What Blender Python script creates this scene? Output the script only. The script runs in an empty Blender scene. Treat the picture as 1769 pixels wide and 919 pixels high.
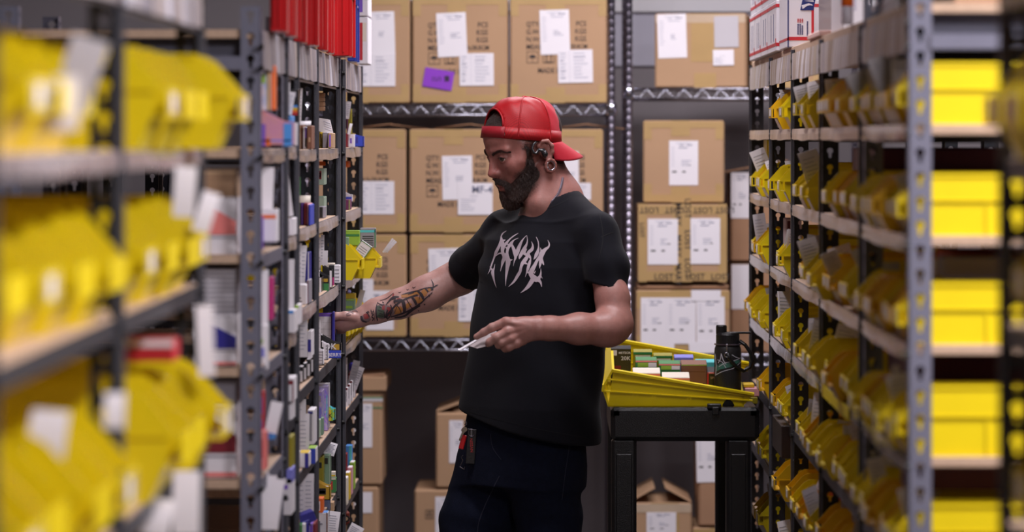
import bpy, math, random
import numpy as np
from mathutils import Vector, Matrix, noise
from mathutils.bvhtree import BVHTree

# ------------------------------------------------------------------ camera, light, exposure
SC = bpy.context.scene
FP, CX, CY, CZ = 6260.0, 951.0, 239.0, 1.68      # focal length in pixels, vanishing point, eye height
COL = SC.collection
cam_d = bpy.data.cameras.new('camera'); cam = bpy.data.objects.new('camera', cam_d); COL.objects.link(cam)
cam.location = (0, 0, CZ); cam.rotation_euler = (math.pi/2, 0, 0)
cam_d.sensor_width = 36; cam_d.lens = FP/1769*36
cam_d.shift_x = (884.5-CX)/1769; cam_d.shift_y = (CY-459.5)/1769
cam_d.clip_start = .1; cam_d.clip_end = 60
cam_d.dof.use_dof = True; cam_d.dof.focus_distance = 8.85; cam_d.dof.aperture_fstop = 3.4
SC.camera = cam
SC.view_settings.view_transform = 'Standard'; SC.view_settings.look = 'None'
SC.view_settings.gamma = 1; SC.view_settings.use_curve_mapping = False
SC.view_settings.exposure = 0.0
SC.cycles.use_denoising = True
SC.cycles.max_bounces = 6; SC.cycles.diffuse_bounces = 3; SC.cycles.glossy_bounces = 3
SC.cycles.sample_clamp_indirect = 4
w = bpy.data.worlds.new('world'); SC.world = w; w.use_nodes = True
w.node_tree.nodes['Background'].inputs[0].default_value = (.5, .48, .55, 1)
w.node_tree.nodes['Background'].inputs[1].default_value = .05

def area(name, loc, rot, sx, sy, power, col=(1, .94, 1), spread=180):
    l = bpy.data.lights.new(name, 'AREA'); l.shape = 'RECTANGLE'; l.size = sx; l.size_y = sy
    l.energy = power; l.color = col; l.spread = math.radians(spread)
    o = bpy.data.objects.new(name, l); COL.objects.link(o); o.location = loc
    o.rotation_euler = [math.radians(a) for a in rot]; return o
area('ceiling_light_back', (.55, 10.25, 3.0), (0, 0, 0), 2.0, .25, 72)
area('ceiling_light_cross_aisle', (2.0, 4.9, 3.0), (0, 12, 0), 1.6, .5, 128)
area('fill_light_aisle', (.50, 8.3, 3.0), (0, 0, 0), .20, .6, 11, (1, .94, 1), 140)  # added fill lamp, brightens the bin on the cart
area('fill_light_middle', (-.25, 8.0, 3.0), (0, 0, 0), .22, .8, 19)  # second added lamp, lifts the yellow bins on the left
area('ceiling_light_near', (.75, 3.0, 3.0), (0, 8, 0), .3, 1.4, 78)

# ------------------------------------------------------------------ helpers
R = random.Random(7)
def W(px, py, Y): return Vector(((px-CX)*Y/FP, Y, CZ-(py-CY)*Y/FP))

MATS = {}
def mat(name, col, rough=.6, metal=0, spec=.5, noise_amt=0, noise_scale=20, trans=0, bump=0, bscale=200,
        sss=0, sheen=0, coat=0, emis=None, stretch=None, alpha=1):
    if name in MATS: return MATS[name]
    m = bpy.data.materials.new(name); m.use_nodes = True; nt = m.node_tree; b = nt.nodes['Principled BSDF']
    b.inputs['Base Color'].default_value = (*col, 1); b.inputs['Roughness'].default_value = rough
    b.inputs['Metallic'].default_value = metal; b.inputs['Specular IOR Level'].default_value = spec
    if trans: b.inputs['Transmission Weight'].default_value = trans
    if alpha < 1: b.inputs['Alpha'].default_value = alpha
    if sss:
        b.inputs['Subsurface Weight'].default_value = sss; b.inputs['Subsurface Radius'].default_value = (1, .3, .2)
        b.inputs['Subsurface Scale'].default_value = .006
    if sheen:
        b.inputs['Sheen Weight'].default_value = sheen; b.inputs['Sheen Roughness'].default_value = .5
    if coat: b.inputs['Coat Weight'].default_value = coat; b.inputs['Coat Roughness'].default_value = .12
    if noise_amt or bump:
        tc = nt.nodes.new('ShaderNodeTexCoord'); mp = nt.nodes.new('ShaderNodeMapping')
        nt.links.new(tc.outputs['Object'], mp.inputs[0])
        if stretch: mp.inputs['Scale'].default_value = stretch
    if noise_amt:
        n = nt.nodes.new('ShaderNodeTexNoise'); n.inputs['Scale'].default_value = noise_scale; n.inputs['Detail'].default_value = 4
        nt.links.new(mp.outputs[0], n.inputs['Vector'])
        mx = nt.nodes.new('ShaderNodeMix'); mx.data_type = 'RGBA'
        mx.inputs[6].default_value = (*[c*(1-noise_amt) for c in col], 1)
        mx.inputs[7].default_value = (*[min(1, c*(1+noise_amt)) for c in col], 1)
        nt.links.new(n.outputs['Fac'], mx.inputs[0]); nt.links.new(mx.outputs[2], b.inputs['Base Color'])
    if bump:
        n2 = nt.nodes.new('ShaderNodeTexNoise'); n2.inputs['Scale'].default_value = bscale; n2.inputs['Detail'].default_value = 3
        nt.links.new(mp.outputs[0], n2.inputs['Vector'])
        bp = nt.nodes.new('ShaderNodeBump'); bp.inputs['Strength'].default_value = bump; bp.inputs['Distance'].default_value = .003
        nt.links.new(n2.outputs['Fac'], bp.inputs['Height']); nt.links.new(bp.outputs[0], b.inputs['Normal'])
    if emis:
        b.inputs['Emission Color'].default_value = (*emis, 1); b.inputs['Emission Strength'].default_value = 1
    MATS[name] = m; return m

def srgb(r, g, b):
    f = lambda c: (c/255/12.92) if c/255 <= .04045 else ((c/255+.055)/1.055)**2.4
    return (f(r), f(g), f(b))
def flat(r, g, b, rough=.5):
    return mat('printed_%d_%d_%d' % (r, g, b), srgb(r, g, b), rough)

YEL = mat('yellow_plastic', (.86, .66, .006), .36, noise_amt=.06, noise_scale=14, coat=.15)
YEL2 = mat('deep_yellow_plastic', (.80, .46, .003), .38, noise_amt=.06, noise_scale=14, coat=.15)
BLK = mat('black_steel', (.030, .032, .042), .32, metal=.2, noise_amt=.3, noise_scale=30)
GRY = mat('grey_steel', (.17, .17, .225), .45, metal=.15, noise_amt=.12, noise_scale=30)
WOOD = mat('particle_board', (.52, .36, .25), .75, noise_amt=.25, noise_scale=160, bump=.3)
BEAM = mat('dark_steel_beam', (.05, .05, .062), .4, metal=.3, noise_amt=.2)
STRIP = mat('plastic_label_strip', (.27, .235, .24), .2, noise_amt=.8, noise_scale=14, coat=.15, spec=.3, stretch=(1, 1, .10), bump=.8, bscale=14)
STRIPB = mat('beige_label_strip', (.50, .38, .30), .3, noise_amt=.5, noise_scale=14, coat=.15, spec=.3, stretch=(1, 1, .10), bump=.8, bscale=14)
LIPC = mat('yellowed_label', (.58, .47, .20), .3, coat=.5)
HILITE = mat('highlight_steel_edge', (.12, .12, .14), .3, metal=.4, noise_amt=.5, noise_scale=6)  # clip channel on post corners, colour lightened to paint its highlight
CHR = mat('chrome_wire', (.50, .50, .58), .22, metal=1)
CARD = mat('cardboard', (.44, .268, .152), .8, noise_amt=.10, noise_scale=5, bump=.15, bscale=60)
CARD2 = mat('brown_cardboard', (.37, .205, .115), .8, noise_amt=.12, noise_scale=5, bump=.15, bscale=60)
TAPE = mat('packing_tape', (.46, .30, .13), .28, noise_amt=.12, noise_scale=12, coat=.5)
CLEAR = mat('glossy_tape', (.55, .42, .30), .15, noise_amt=.2, noise_scale=12, coat=1)
PAPER = mat('white_paper', (.80, .76, .80), .7, noise_amt=.03, noise_scale=8)
GPAPER = mat('grey_paper', (.50, .47, .50), .7, noise_amt=.05, noise_scale=8)
INK = mat('grey_ink', (.16, .17, .26), .7)
INKL = mat('pale_ink', (.42, .42, .50), .7)
PRINT = mat('black_print', (.035, .028, .03), .75)
PURP = mat('purple_paper', (.25, .04, .52), .6)
RED = mat('red_plastic', (.50, .007, .010), .3, noise_amt=.1, coat=.3)
def striped(name, cols, rough=.2, f=9):
    m = mat(name, cols[0], .5, spec=.15); nt = m.node_tree; b = nt.nodes['Principled BSDF']
    tc = nt.nodes.new('ShaderNodeTexCoord'); sp = nt.nodes.new('ShaderNodeSeparateXYZ'); nt.links.new(tc.outputs['Object'], sp.inputs[0])
    n = nt.nodes.new('ShaderNodeTexNoise'); n.noise_dimensions = '1D'; n.inputs['Scale'].default_value = f; n.inputs['Detail'].default_value = 1
    nt.links.new(sp.outputs[1], n.inputs['W']); r = nt.nodes.new('ShaderNodeValToRGB'); r.color_ramp.interpolation = 'CONSTANT'
    e = r.color_ramp.elements; e[0].color = (*cols[0], 1); e[1].position = .40; e[1].color = (*cols[1], 1)
    for i, c in enumerate(cols[2:]): x = e.new(.46+.05*i); x.color = (*c, 1)
    nt.links.new(n.outputs['Fac'], r.inputs[0]); nt.links.new(r.outputs[0], b.inputs['Base Color']); return m
STRIPT = striped('film_over_shelf_cards', [(.30, .25, .25), (.16, .15, .18), (.40, .33, .30), (.24, .21, .25), (.62, .60, .66), (.30, .27, .30), (.20, .17, .16)])
STRIPR = striped('film_over_pale_cards', [(.42, .34, .28), (.55, .50, .50), (.36, .28, .22), (.62, .58, .60), (.34, .30, .32), (.46, .38, .30)], f=5)
BLU = mat('blue_plastic', (.02, .05, .35), .35, coat=.3)
RUB = mat('black_plastic', (.007, .007, .008), .36, noise_amt=.2, bump=.35, bscale=400)

class MB:
    def __init__(s): s.v = []; s.f = []; s.m = []; s.mats = []
    def mi(s, m):
        if m not in s.mats: s.mats.append(m)
        return s.mats.index(m)
    def add(s, vs, fs, m):
        b = len(s.v); s.v += [tuple(v) for v in vs]; k = s.mi(m)
        for f in fs: s.f.append(tuple(b+i for i in f)); s.m.append(k)
    def box(s, x0, x1, y0, y1, z0, z1, m, M=None):
        x0, x1 = sorted((x0, x1)); y0, y1 = sorted((y0, y1)); z0, z1 = sorted((z0, z1))
        vs = [Vector((x, y, z)) for z in (z0, z1) for y in (y0, y1) for x in (x0, x1)]
        if M: vs = [M @ v for v in vs]
        s.add(vs, [(0, 2, 3, 1), (4, 5, 7, 6), (0, 1, 5, 4), (2, 6, 7, 3), (0, 4, 6, 2), (1, 3, 7, 5)], m)
    def rbox(s, x0, x1, y0, y1, z0, z1, m, r=.004, M=None):   # box with chamfered edges
        x0, x1 = sorted((x0, x1)); y0, y1 = sorted((y0, y1)); z0, z1 = sorted((z0, z1))
        r = min(r, (x1-x0)/2.2, (y1-y0)/2.2, (z1-z0)/2.2)
        pts = []
        for (z, ins) in ((z0, r), (z0+r, 0), (z1-r, 0), (z1, r)):
            for (cx, cy, sx, sy) in ((x0, y0, 1, 1), (x1, y0, -1, 1), (x1, y1, -1, -1), (x0, y1, 1, -1)):
                a = Vector((cx+sx*(r+ins*.0), cy+sy*ins, z)); b2 = Vector((cx+sx*ins, cy+sy*r, z))
                if (sx, sy) in ((1, 1), (-1, -1)): pts += [b2, a]
                else: pts += [a, b2]
        if M: pts = [M @ p for p in pts]
        fs = []
        for L in range(3):
            for i in range(8):
                j = (i+1) % 8; fs.append((L*8+i, L*8+j, L*8+8+j, L*8+8+i))
        fs.append(tuple(range(7, -1, -1))); fs.append(tuple(range(24, 32)))
        s.add(pts, fs, m)
    def prism(s, poly, h, m, M):                            # poly in local xy, extruded 0..h in local z
        n = len(poly); vs = [M @ Vector((p[0], p[1], 0)) for p in poly]+[M @ Vector((p[0], p[1], h)) for p in poly]
        fs = [tuple(range(n-1, -1, -1)), tuple(range(n, 2*n))]+[(i, (i+1) % n, n+(i+1) % n, n+i) for i in range(n)]
        s.add(vs, fs, m)
    def tube(s, pts, r, m, n=8, cap=True):
        pts = [Vector(p) for p in pts]; rs = r if isinstance(r, (list, tuple)) else [r]*len(pts)
        vs = []; up = None
        for i, p in enumerate(pts):
            d = (pts[min(i+1, len(pts)-1)]-pts[max(i-1, 0)]).normalized()
            if up is None: up = Vector((0, 0, 1)) if abs(d.z) < .9 else Vector((1, 0, 0))
            a = d.cross(up).normalized(); b2 = a.cross(d).normalized(); up = b2
            for k in range(n):
                t = 2*math.pi*k/n; vs.append(p+(a*math.cos(t)+b2*math.sin(t))*rs[i])
        fs = [(i*n+k, i*n+(k+1) % n, (i+1)*n+(k+1) % n, (i+1)*n+k) for i in range(len(pts)-1) for k in range(n)]
        if cap: fs += [tuple(range(n-1, -1, -1)), tuple((len(pts)-1)*n+k for k in range(n))]
        s.add(vs, fs, m)
    def lathe(s, prof, m, c=(0, 0, 0), n=24):               # prof: (r, z)
        vs = []; c = Vector(c)
        for (r, z) in prof:
            for k in range(n):
                t = 2*math.pi*k/n; vs.append(c+Vector((r*math.cos(t), r*math.sin(t), z)))
        fs = [(i*n+k, i*n+(k+1) % n, (i+1)*n+(k+1) % n, (i+1)*n+k) for i in range(len(prof)-1) for k in range(n)]
        fs += [tuple(range(n-1, -1, -1)), tuple((len(prof)-1)*n+k for k in range(n))]
        s.add(vs, fs, m)
    def quad(s, a, b, c, d, m): s.add([a, b, c, d], [(0, 1, 2, 3)], m)
    def text(s, string, size, m, O, ux=(1, 0, 0), uy=(0, 0, 1), align='LEFT', sx=1):
        V, F = textmesh(string, align); O = Vector(O); ux = Vector(ux); uy = Vector(uy)
        s.add([O+ux*(v[0]*size*sx)+uy*(v[1]*size) for v in V], F, m)
    def mesh(s, name, smooth=False):
        me = bpy.data.meshes.new(name); me.from_pydata(s.v, [], s.f)
        for mm in s.mats: me.materials.append(mm)
        me.polygons.foreach_set('material_index', s.m)
        if smooth: me.polygons.foreach_set('use_smooth', [True]*len(s.f))
        me.update(); return me

TXT = {}
def textmesh(string, align='LEFT'):
    if (string, align) in TXT: return TXT[(string, align)]
    c = bpy.data.curves.new('t', 'FONT'); c.body = string; c.size = 1; c.align_x = align; c.resolution_u = 2
    c.offset = .011
    o = bpy.data.objects.new('t', c); COL.objects.link(o); bpy.context.view_layer.update()
    me = bpy.data.meshes.new_from_object(o.evaluated_get(bpy.context.evaluated_depsgraph_get()))
    r = ([(v.co.x, v.co.y) for v in me.vertices], [tuple(p.vertices) for p in me.polygons])
    bpy.data.objects.remove(o); bpy.data.curves.remove(c); bpy.data.meshes.remove(me)
    TXT[(string, align)] = r; return r

def tag(o, label=None, cat=None, group=None, kind=None):
    if label: o['label'] = label
    if cat: o['category'] = cat
    if group: o['group'] = group
    if kind: o['kind'] = kind
    return o
def link(name, me, parent=None, loc=None, rot=None):
    o = bpy.data.objects.new(name, me); COL.objects.link(o)
    if parent: o.parent = parent
    if loc is not None: o.location = loc
    if rot is not None: o.rotation_euler = rot
    return o
def obj(name, mb, parent=None, loc=None, rot=None, smooth=False):
    return link(name, mb.mesh(name, smooth), parent, loc, rot)
def empty(name, loc, label, cat, group=None, rz=0):
    o = bpy.data.objects.new(name, None); COL.objects.link(o); o.location = loc; o.rotation_euler = (0, 0, rz)
    o.empty_display_size = .05
    return tag(o, label, cat, group)
ORD = ['first', 'second', 'third', 'fourth', 'fifth', 'sixth', 'seventh', 'eighth', 'ninth', 'tenth', 'eleventh', 'twelfth', 'thirteenth', 'fourteenth']

# ------------------------------------------------------------------ room shell
def struct(name, *b, m):
    q = MB(); q.box(*b, m); return tag(obj(name, q), kind='structure')
WALLU = mat('pale_grey_wall_paint', (.60, .58, .68), .7, noise_amt=.04, noise_scale=3)
WALLD = mat('charcoal_wall_paint', (.28, .25, .265), .7, noise_amt=.1, noise_scale=3)
FLOOR = mat('sealed_concrete', (.16, .15, .15), .45, noise_amt=.25, noise_scale=3)
CEIL = mat('dark_ceiling', (.12, .12, .13), .9)
struct('floor', -4, 4, -1, 12.6, -.1, 0, m=FLOOR)
struct('ceiling', -4, 4, -1, 12.6, 3.25, 3.35, m=CEIL)
struct('wall_back', -4, 4, 12.5, 12.6, 0, 3.25, m=WALLD)
struct('trim_1', -.7, 4, 12.485, 12.499, 1.93, 3.25, m=WALLU)       # pale upper panelling of the back wall
struct('trim_2', -.7, 4, 12.46, 12.484, 2.116, 3.25, m=mat('lit_wall_white', (.90, .88, .92), .5))  # whiter sheet paints in the strongly lit top of the wall
struct('wall_left', -4.1, -4, -1, 12.6, 0, 3.25, m=WALLD)
struct('wall_right', 4, 4.1, -1, 12.6, 0, 3.25, m=WALLD)
struct('wall_front', -4, 4, -1.1, -1, 0, 3.25, m=WALLD)

# ------------------------------------------------------------------ slotted steel racks
XR, XL = .562, .527
def YR(px): return XR*FP/(px-CX)
def YL(px): return XL*FP/(CX-px)
def keyflange(q, w, h, pitch, z0, m, M, hole=.0105, t=.002):
    """flat steel strip in local x (0..w), y (z0..h), with teardrop keyholes, thickness t"""
    n = int((h-z0)/pitch); N = 16; hole = pitch*.185
    def ring(cy):
        out = []; inn = []
        for k in range(N):
            a = 2*math.pi*k/N; c, s_ = math.cos(a), math.sin(a)
            e = 1/max(abs(c), abs(s_)); out.append((w/2+c*e*w/2, cy+s_*e*pitch/2))
            if s_ >= -.5: inn.append((w/2+c*hole, cy+.005+s_*hole))
            elif s_ > -.8: inn.append((w/2+math.copysign(.46, c)*hole, cy+.005-.85*hole))
            elif s_ > -.99: inn.append((w/2+math.copysign(.42, c)*hole, cy+.005-2.2*hole))
            else: inn.append((w/2, cy+.005-2.35*hole))
        return out, inn
    for i in range(n):
        cy = z0+pitch*(i+.5); out, inn = ring(cy)
        vs = [M @ Vector((p[0], p[1], 0)) for p in out+inn]+[M @ Vector((p[0], p[1], t)) for p in out+inn]
        fs = []
        for k in range(N):
            j = (k+1) % N
            fs += [(k, j, N+j, N+k), (2*N+k, 3*N+k, 3*N+j, 2*N+j), (N+k, N+j, 3*N+j, 3*N+k)]
        q.add(vs, fs, m)
    top = z0+pitch*n
    if h-top > .001:
        q.prism([(0, top), (w, top), (w, h), (0, h)], t, m, M)
    for x in (0, w):
        q.add([M @ Vector((x, z0, 0)), M @ Vector((x, h, 0)), M @ Vector((x, h, t)), M @ Vector((x, z0, t))], [(0, 1, 2, 3)], m)
def post_mesh(side, m, h, pitch, far, z0=0.0, w=.036):
    """corner at the origin; one flange faces the camera and runs into the rack, the other faces the aisle"""
    q = MB()
    keyflange(q, w, h, pitch, z0, m, Matrix(((side, 0, 0, 0), (0, 0, 1, 0), (0, 1, 0, 0), (0, 0, 0, 1))))
    d = 1 if far else -1
    keyflange(q, w*.85, h, pitch, z0, m, Matrix(((0, 0, side, 0), (d, 0, 0, 0), (0, 1, 0, 0), (0, 0, 0, 1))))
    if m is BLK: q.box(-side*(.0055 if side > 0 else .008), 0, -.004, .001, z0, h, HILITE)
    return q.mesh('post')
CLIP = None
def wavy_strip(x, y0, y1, z0, z1, side, m, amp=.0035):
    q = MB(); n = 14; vs = []
    ph = R.random()*6
    for i in range(n+1):
        t = i/n; y = y0+(y1-y0)*t
        o = amp*math.sin(t*math.pi)*(1+.4*math.sin(t*11+ph)); dz = -.0022*math.sin(t*math.pi)*(1+.6*math.sin(t*14+ph))
        vs += [(x-side*(.004+o), y, z0+dz), (x-side*(.004+o*.5), y, (z0+z1)/2), (x-side*(.003), y, z1)]
    fs = []
    for i in range(n):
        for k in range(2): a = i*3+k; fs.append((a, a+1, a+4, a+3))
    q.add(vs, fs, m)
    q.box(x-side*.001, x-side*.003, y0, y1, z0+.001, z1, m)
    return q
def rack(name, label, side, X0, ys, m, levels, top, h, pitch=.034, depth=.44, strips=(), near_post_far=True, z0=.0, beige=(), topstrip=True):
    """ys: corner Y of posts, far to near; levels: list (per bay) of shelf-top heights"""
    root = empty(name, (X0, (ys[0]+ys[-1])/2, 0), label, 'shelving rack')
    ox, oy = root.location.x, root.location.y
    pm = post_mesh(side, m, h, pitch, False); pn = post_mesh(side, m, h, pitch, True)
    for i, y in enumerate(ys):
        far = (i == len(ys)-1) and near_post_far
        link('post', pn if far else pm, root, (0, y-oy, 0))
        link('rear_post', pn if far else pm, root, (side*depth, y-oy, 0))
    for b in range(len(ys)-1):
        ya, yb = ys[b]-.004, ys[b+1]+.004
        if b == len(ys)-2: yb = ys[b+1]+.005
        for li, z in enumerate(levels[b]):
            q = MB(); q.rbox(side*.003, side*(depth-.005), yb-oy, ya-oy, z-.016, z, WOOD, .001)
            obj('shelf_board', q, root)
            q = MB(); q.box(side*.0005, side*.0025, yb-oy, ya-oy, z-.026, z-.001, BEAM if m is BLK else GRY)
            q.box(side*.002, side*.03, yb-oy, ya-oy, z-.0185, z-.0165, BEAM if m is BLK else GRY)
            if m is BLK: q.box(side*.02, side*(depth-.01), yb-oy+.003, yb-oy+.006, z-.030, z-.0165, BEAM if m is BLK else GRY)
            obj('shelf_beam', q, root)
            if li in strips or li in beige:
                q = wavy_strip(0, yb-oy+.01, ya-oy-.006, z-.024, z-.0005, side, STRIPB if li in beige else STRIP)
                obj('label_strip', q, root, smooth=False)
        z = top
        q = MB(); q.rbox(side*.003, side*(depth-.005), yb-oy, ya-oy, z, z+.016, WOOD, .001); obj('shelf_board', q, root)
        q = MB(); q.box(side*.0005, side*.0025, yb-oy, ya-oy, z-.062, z, m); obj('shelf_beam', q, root)
        q = MB(); q.box(side*(depth-.006), side*(depth-.003), yb-oy, ya-oy, z-.062, z, m); obj('shelf_beam', q, root)
        if topstrip:
            q = wavy_strip(0, yb-oy+.01, ya-oy-.006, z-(.055 if side < 0 else .062), z+(.0155 if side < 0 else -.001), side, STRIPT if side < 0 else STRIPR, .004)
            obj('label_strip', q, root)
    # end cross beam at the near end and rivet clips
    q = MB(); y = ys[-1]-oy
    if m is GRY: q.box(side*.036, side*depth, y+.045, y+.048, top-.055, top, m); q.box(side*.034, side*depth, y-.002, y+.048, top-.058, top-.054, m); q.box(side*.034, side*depth, y-.003, y+.0, top-.056, top-.033, m)
    else: q.box(side*.036, side*(depth), y-.002, y+.001, top-.062, top, m); q.box(side*.036, side*depth, y-.014, y-.002, top-.062, top-.058, m)
    obj('end_beam', q, root)
    q = MB(); q.tube([(-side*.0062, 0, -.004), (side*.001, 0, -.004)], .0055, RUB, 8); rv = q.mesh('rivet')
    for i, y in enumerate(ys):
        for z in [top-.012, top-.05]+[l-.01 for l in levels[min(i, len(ys)-2)]]:
            link('rivet', rv, root, (0, y-oy-.008, z))
    return root

RY = [YR(x) for x in (1297, 1332, 1370, 1419, 1488)]
RYg = [YR(1488)-.04, YR(1570)]
RLEV = [1.702, 1.527, 1.356, 1.180, 1.006, .834, .66, .49, .32, .15]
rack('shelving_rack', 'long black slotted steel rack along the right side of the aisle', 1, XR, RY, BLK, [RLEV]*4, 1.877, 1.885, strips=(1, 2, 3), beige=(0,))
rack('shelving_rack', 'grey slotted steel rack ending the right-hand row, nearer than the black one', 1, XR, RYg, GRY, [RLEV], 1.877, 1.97, pitch=.038, strips=(0, 1, 2, 3), topstrip=True)
LLEV = [1.656, 1.490, 1.319, 1.148, .976, .805, .634, .46, .29, .12]
LLEVE = [1.656, 1.490, 1.319, 1.148, .976, .742, .57, .40, .23]
LLEVG = [1.66, 1.468, 1.262, 1.058, .85, .64, .43, .22]
rack('shelving_rack', 'black slotted steel rack on the left, beside the reaching arm', -1, -XL, [YL(583), YL(545), YL(511), YL(492)], BLK, [LLEV, LLEV, [1.664, 1.481, 1.287, 1.111, .982, .80, .63, .46, .29, .12]], 1.862, 1.88, strips=(0, 1, 2), beige=())
rack('shelving_rack', 'short black slotted steel rack at the far left end beyond the hand', -1, -XL, [YL(622), YL(592)], BLK, [LLEVE], 1.862, 1.88, strips=(0, 1, 2, 3))
rack('shelving_rack', 'grey slotted steel rack on the left, in front of the black racks', -1, -XL, [YL(490), YL(450)], GRY, [LLEVG], 1.862, 1.92, pitch=.040, strips=(0,))
# nearest racks, strongly out of focus
NLEV = [1.665, 1.462, 1.205, .94, .70, .46, .22]
rack('shelving_rack', 'nearest dark rack on the left edge of the picture, strongly blurred', -1, -XL, [5.45, 4.42, 3.40], BLK, [NLEV]*2, 1.90, 2.02, pitch=.040, strips=(0,))
NRL = [1.655, 1.45, 1.205, .95, .70, .45, .20]
rack('shelving_rack', 'nearest dark rack at the right edge of the picture, strongly blurred', 1, XR, [4.50, 3.5], BLK, [NRL], 1.90, 2.02, pitch=.040, strips=())
# ------------------------------------------------------------------ hopper bins
BINS = {}
def bin_meshes(side, Wd, H, L, m):
    key = (side, round(Wd, 3), round(H, 3), round(L, 3), m.name)
    if key in BINS: return BINS[key]
    k = H/.095; q = MB(); t = .002
    def P(yo):   # local xy -> world x (depth) / z
        return Matrix(((side, 0, 0, 0), (0, 0, 1, yo), (0, 1, 0, 0), (0, 0, 0, 1)))
    up = [(.001, .55*H), (.033*k, .93*H), (.045*k, H), (L, H), (L, .55*H)]
    lo = [(.028*k, 0), (.013*k, .33*H), (.013*k, .56*H), (L-.002, .56*H), (L-.004, 0)]
    for s in (-1, 1):
        yo = s*Wd/2-(t if s > 0 else 0)
        q.prism(up, t, m, P(yo)); q.prism(lo, t, m, P(yo-s*.0028))
        q.box(side*.045*k, side*L, s*Wd/2, s*(Wd/2+.0025), H-.005, H, m)
        q.box(side*.012, side*L, s*Wd/2, s*(Wd/2+.001), .55*H, .55*H+.0022, m)
        for u in (.35*L, .55*L, .75*L):
            q.box(side*u, side*(u+.004), s*(Wd/2-.0035), s*(Wd/2-.001), .04*H, .55*H, m)
    q.box(0, side*.003, -Wd/2, Wd/2, .30*H, .58*H, m)             # lip
    q.box(side*.003, side*.013*k, -Wd/2, Wd/2, .30*H, .325*H, m)
    q.prism([(.028*k, 0), (.013*k, .33*H), (.016*k, .33*H), (.031*k, 0)], Wd-.006, m, P(-Wd/2+.003))
    q.box(side*(L-.003), side*L, -Wd/2, Wd/2, 0, H, m)
    q.box(side*.028*k, side*L, -Wd/2+.003, Wd/2-.003, 0, .003, m)
    shell = q.mesh('storage_bin')
    c = MB(); c.box(-side*.0012, -side*.0002, -Wd*.36, Wd*.36, .34*H, .55*H, LIPC); c.box(-side*.0016, -side*.0012, -Wd*.2, Wd*.05, .36*H, .53*H, PAPER)
    card = c.mesh('label_card')
    c = MB(); c.box(side*.0145*k, side*.016*k, -Wd*.40, Wd*.40, .04*H, .27*H, STRIPB)
    c2 = MB(); vs = [(side*(.0265*k), -Wd*.4, .03*H), (side*(.0265*k), Wd*.4, .03*H), (side*(.015*k), Wd*.4, .28*H), (side*(.015*k), -Wd*.4, .28*H)]
    vs += [(v[0]-side*.001, v[1], v[2]) for v in vs]
    c2.add(vs, [(0, 1, 2, 3), (7, 6, 5, 4), (0, 4, 5, 1), (1, 5, 6, 2), (2, 6, 7, 3), (3, 7, 4, 0)], STRIPB)
    BINS[key] = (shell, card, c2.mesh('lower_tag')); return BINS[key]
def put_bin(side, xl, Y, z, label, group=None, Wd=.102, H=.092, L=.30, m=None, rz=0, tagged=True, lower=False, card=True):
    m = m or YEL; sh, card_m, low = bin_meshes(side, Wd, H, L, m)
    o = link('storage_bin', sh, None, (xl, Y, z), (0, 0, rz)); tag(o, label, 'storage bin', group)
    if card: link('label_card', card_m, o)
    if lower: link('lower_tag', low, o)
    return o

SLIPS = []
def slip_mesh(wd, h, m, bend=.012, lines=True, vertical='x'):
    """thin sheet standing up, facing the camera: width along x, slight bend, printed lines"""
    q = MB(); n = 6; vs = []
    for i in range(n+1):
        t = i/n; y = bend*t*t
        vs += [(-wd/2, y, h*t), (wd/2, y+.002, h*t), (-wd/2, y+.0008, h*t), (wd/2, y+.0028, h*t)]
    fs = []
    for i in range(n):
        a = i*4; fs += [(a, a+1, a+5, a+4), (a+2, a+6, a+7, a+3), (a, a+4, a+6, a+2), (a+1, a+3, a+7, a+5)]
    fs += [(0, 2, 3, 1), (n*4, n*4+1, n*4+3, n*4+2)]
    q.add(vs, fs, m)
    if lines:
        for i in range(2, 9):
            t = i/10; y = bend*t*t-.0004
            x2 = wd*(.1+.3*R.random()); z = h*t
            q.quad((-wd*.38, y, z), (x2, y+.001, z), (x2, y+.001, z+.0016), (-wd*.38, y, z+.0016), INKL)
    return q.mesh('paper_slip')
def put_slip(x, y, z, wd, h, label, m=None, tilt=0, yaw=0, group=None, bend=.012, lines=True, lean=0):
    o = link('paper_slip', slip_mesh(wd, h, m or PAPER, bend, lines), None, (x, y, z), (lean, tilt, yaw))
    return tag(o, label, 'paper slip', group)

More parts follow.
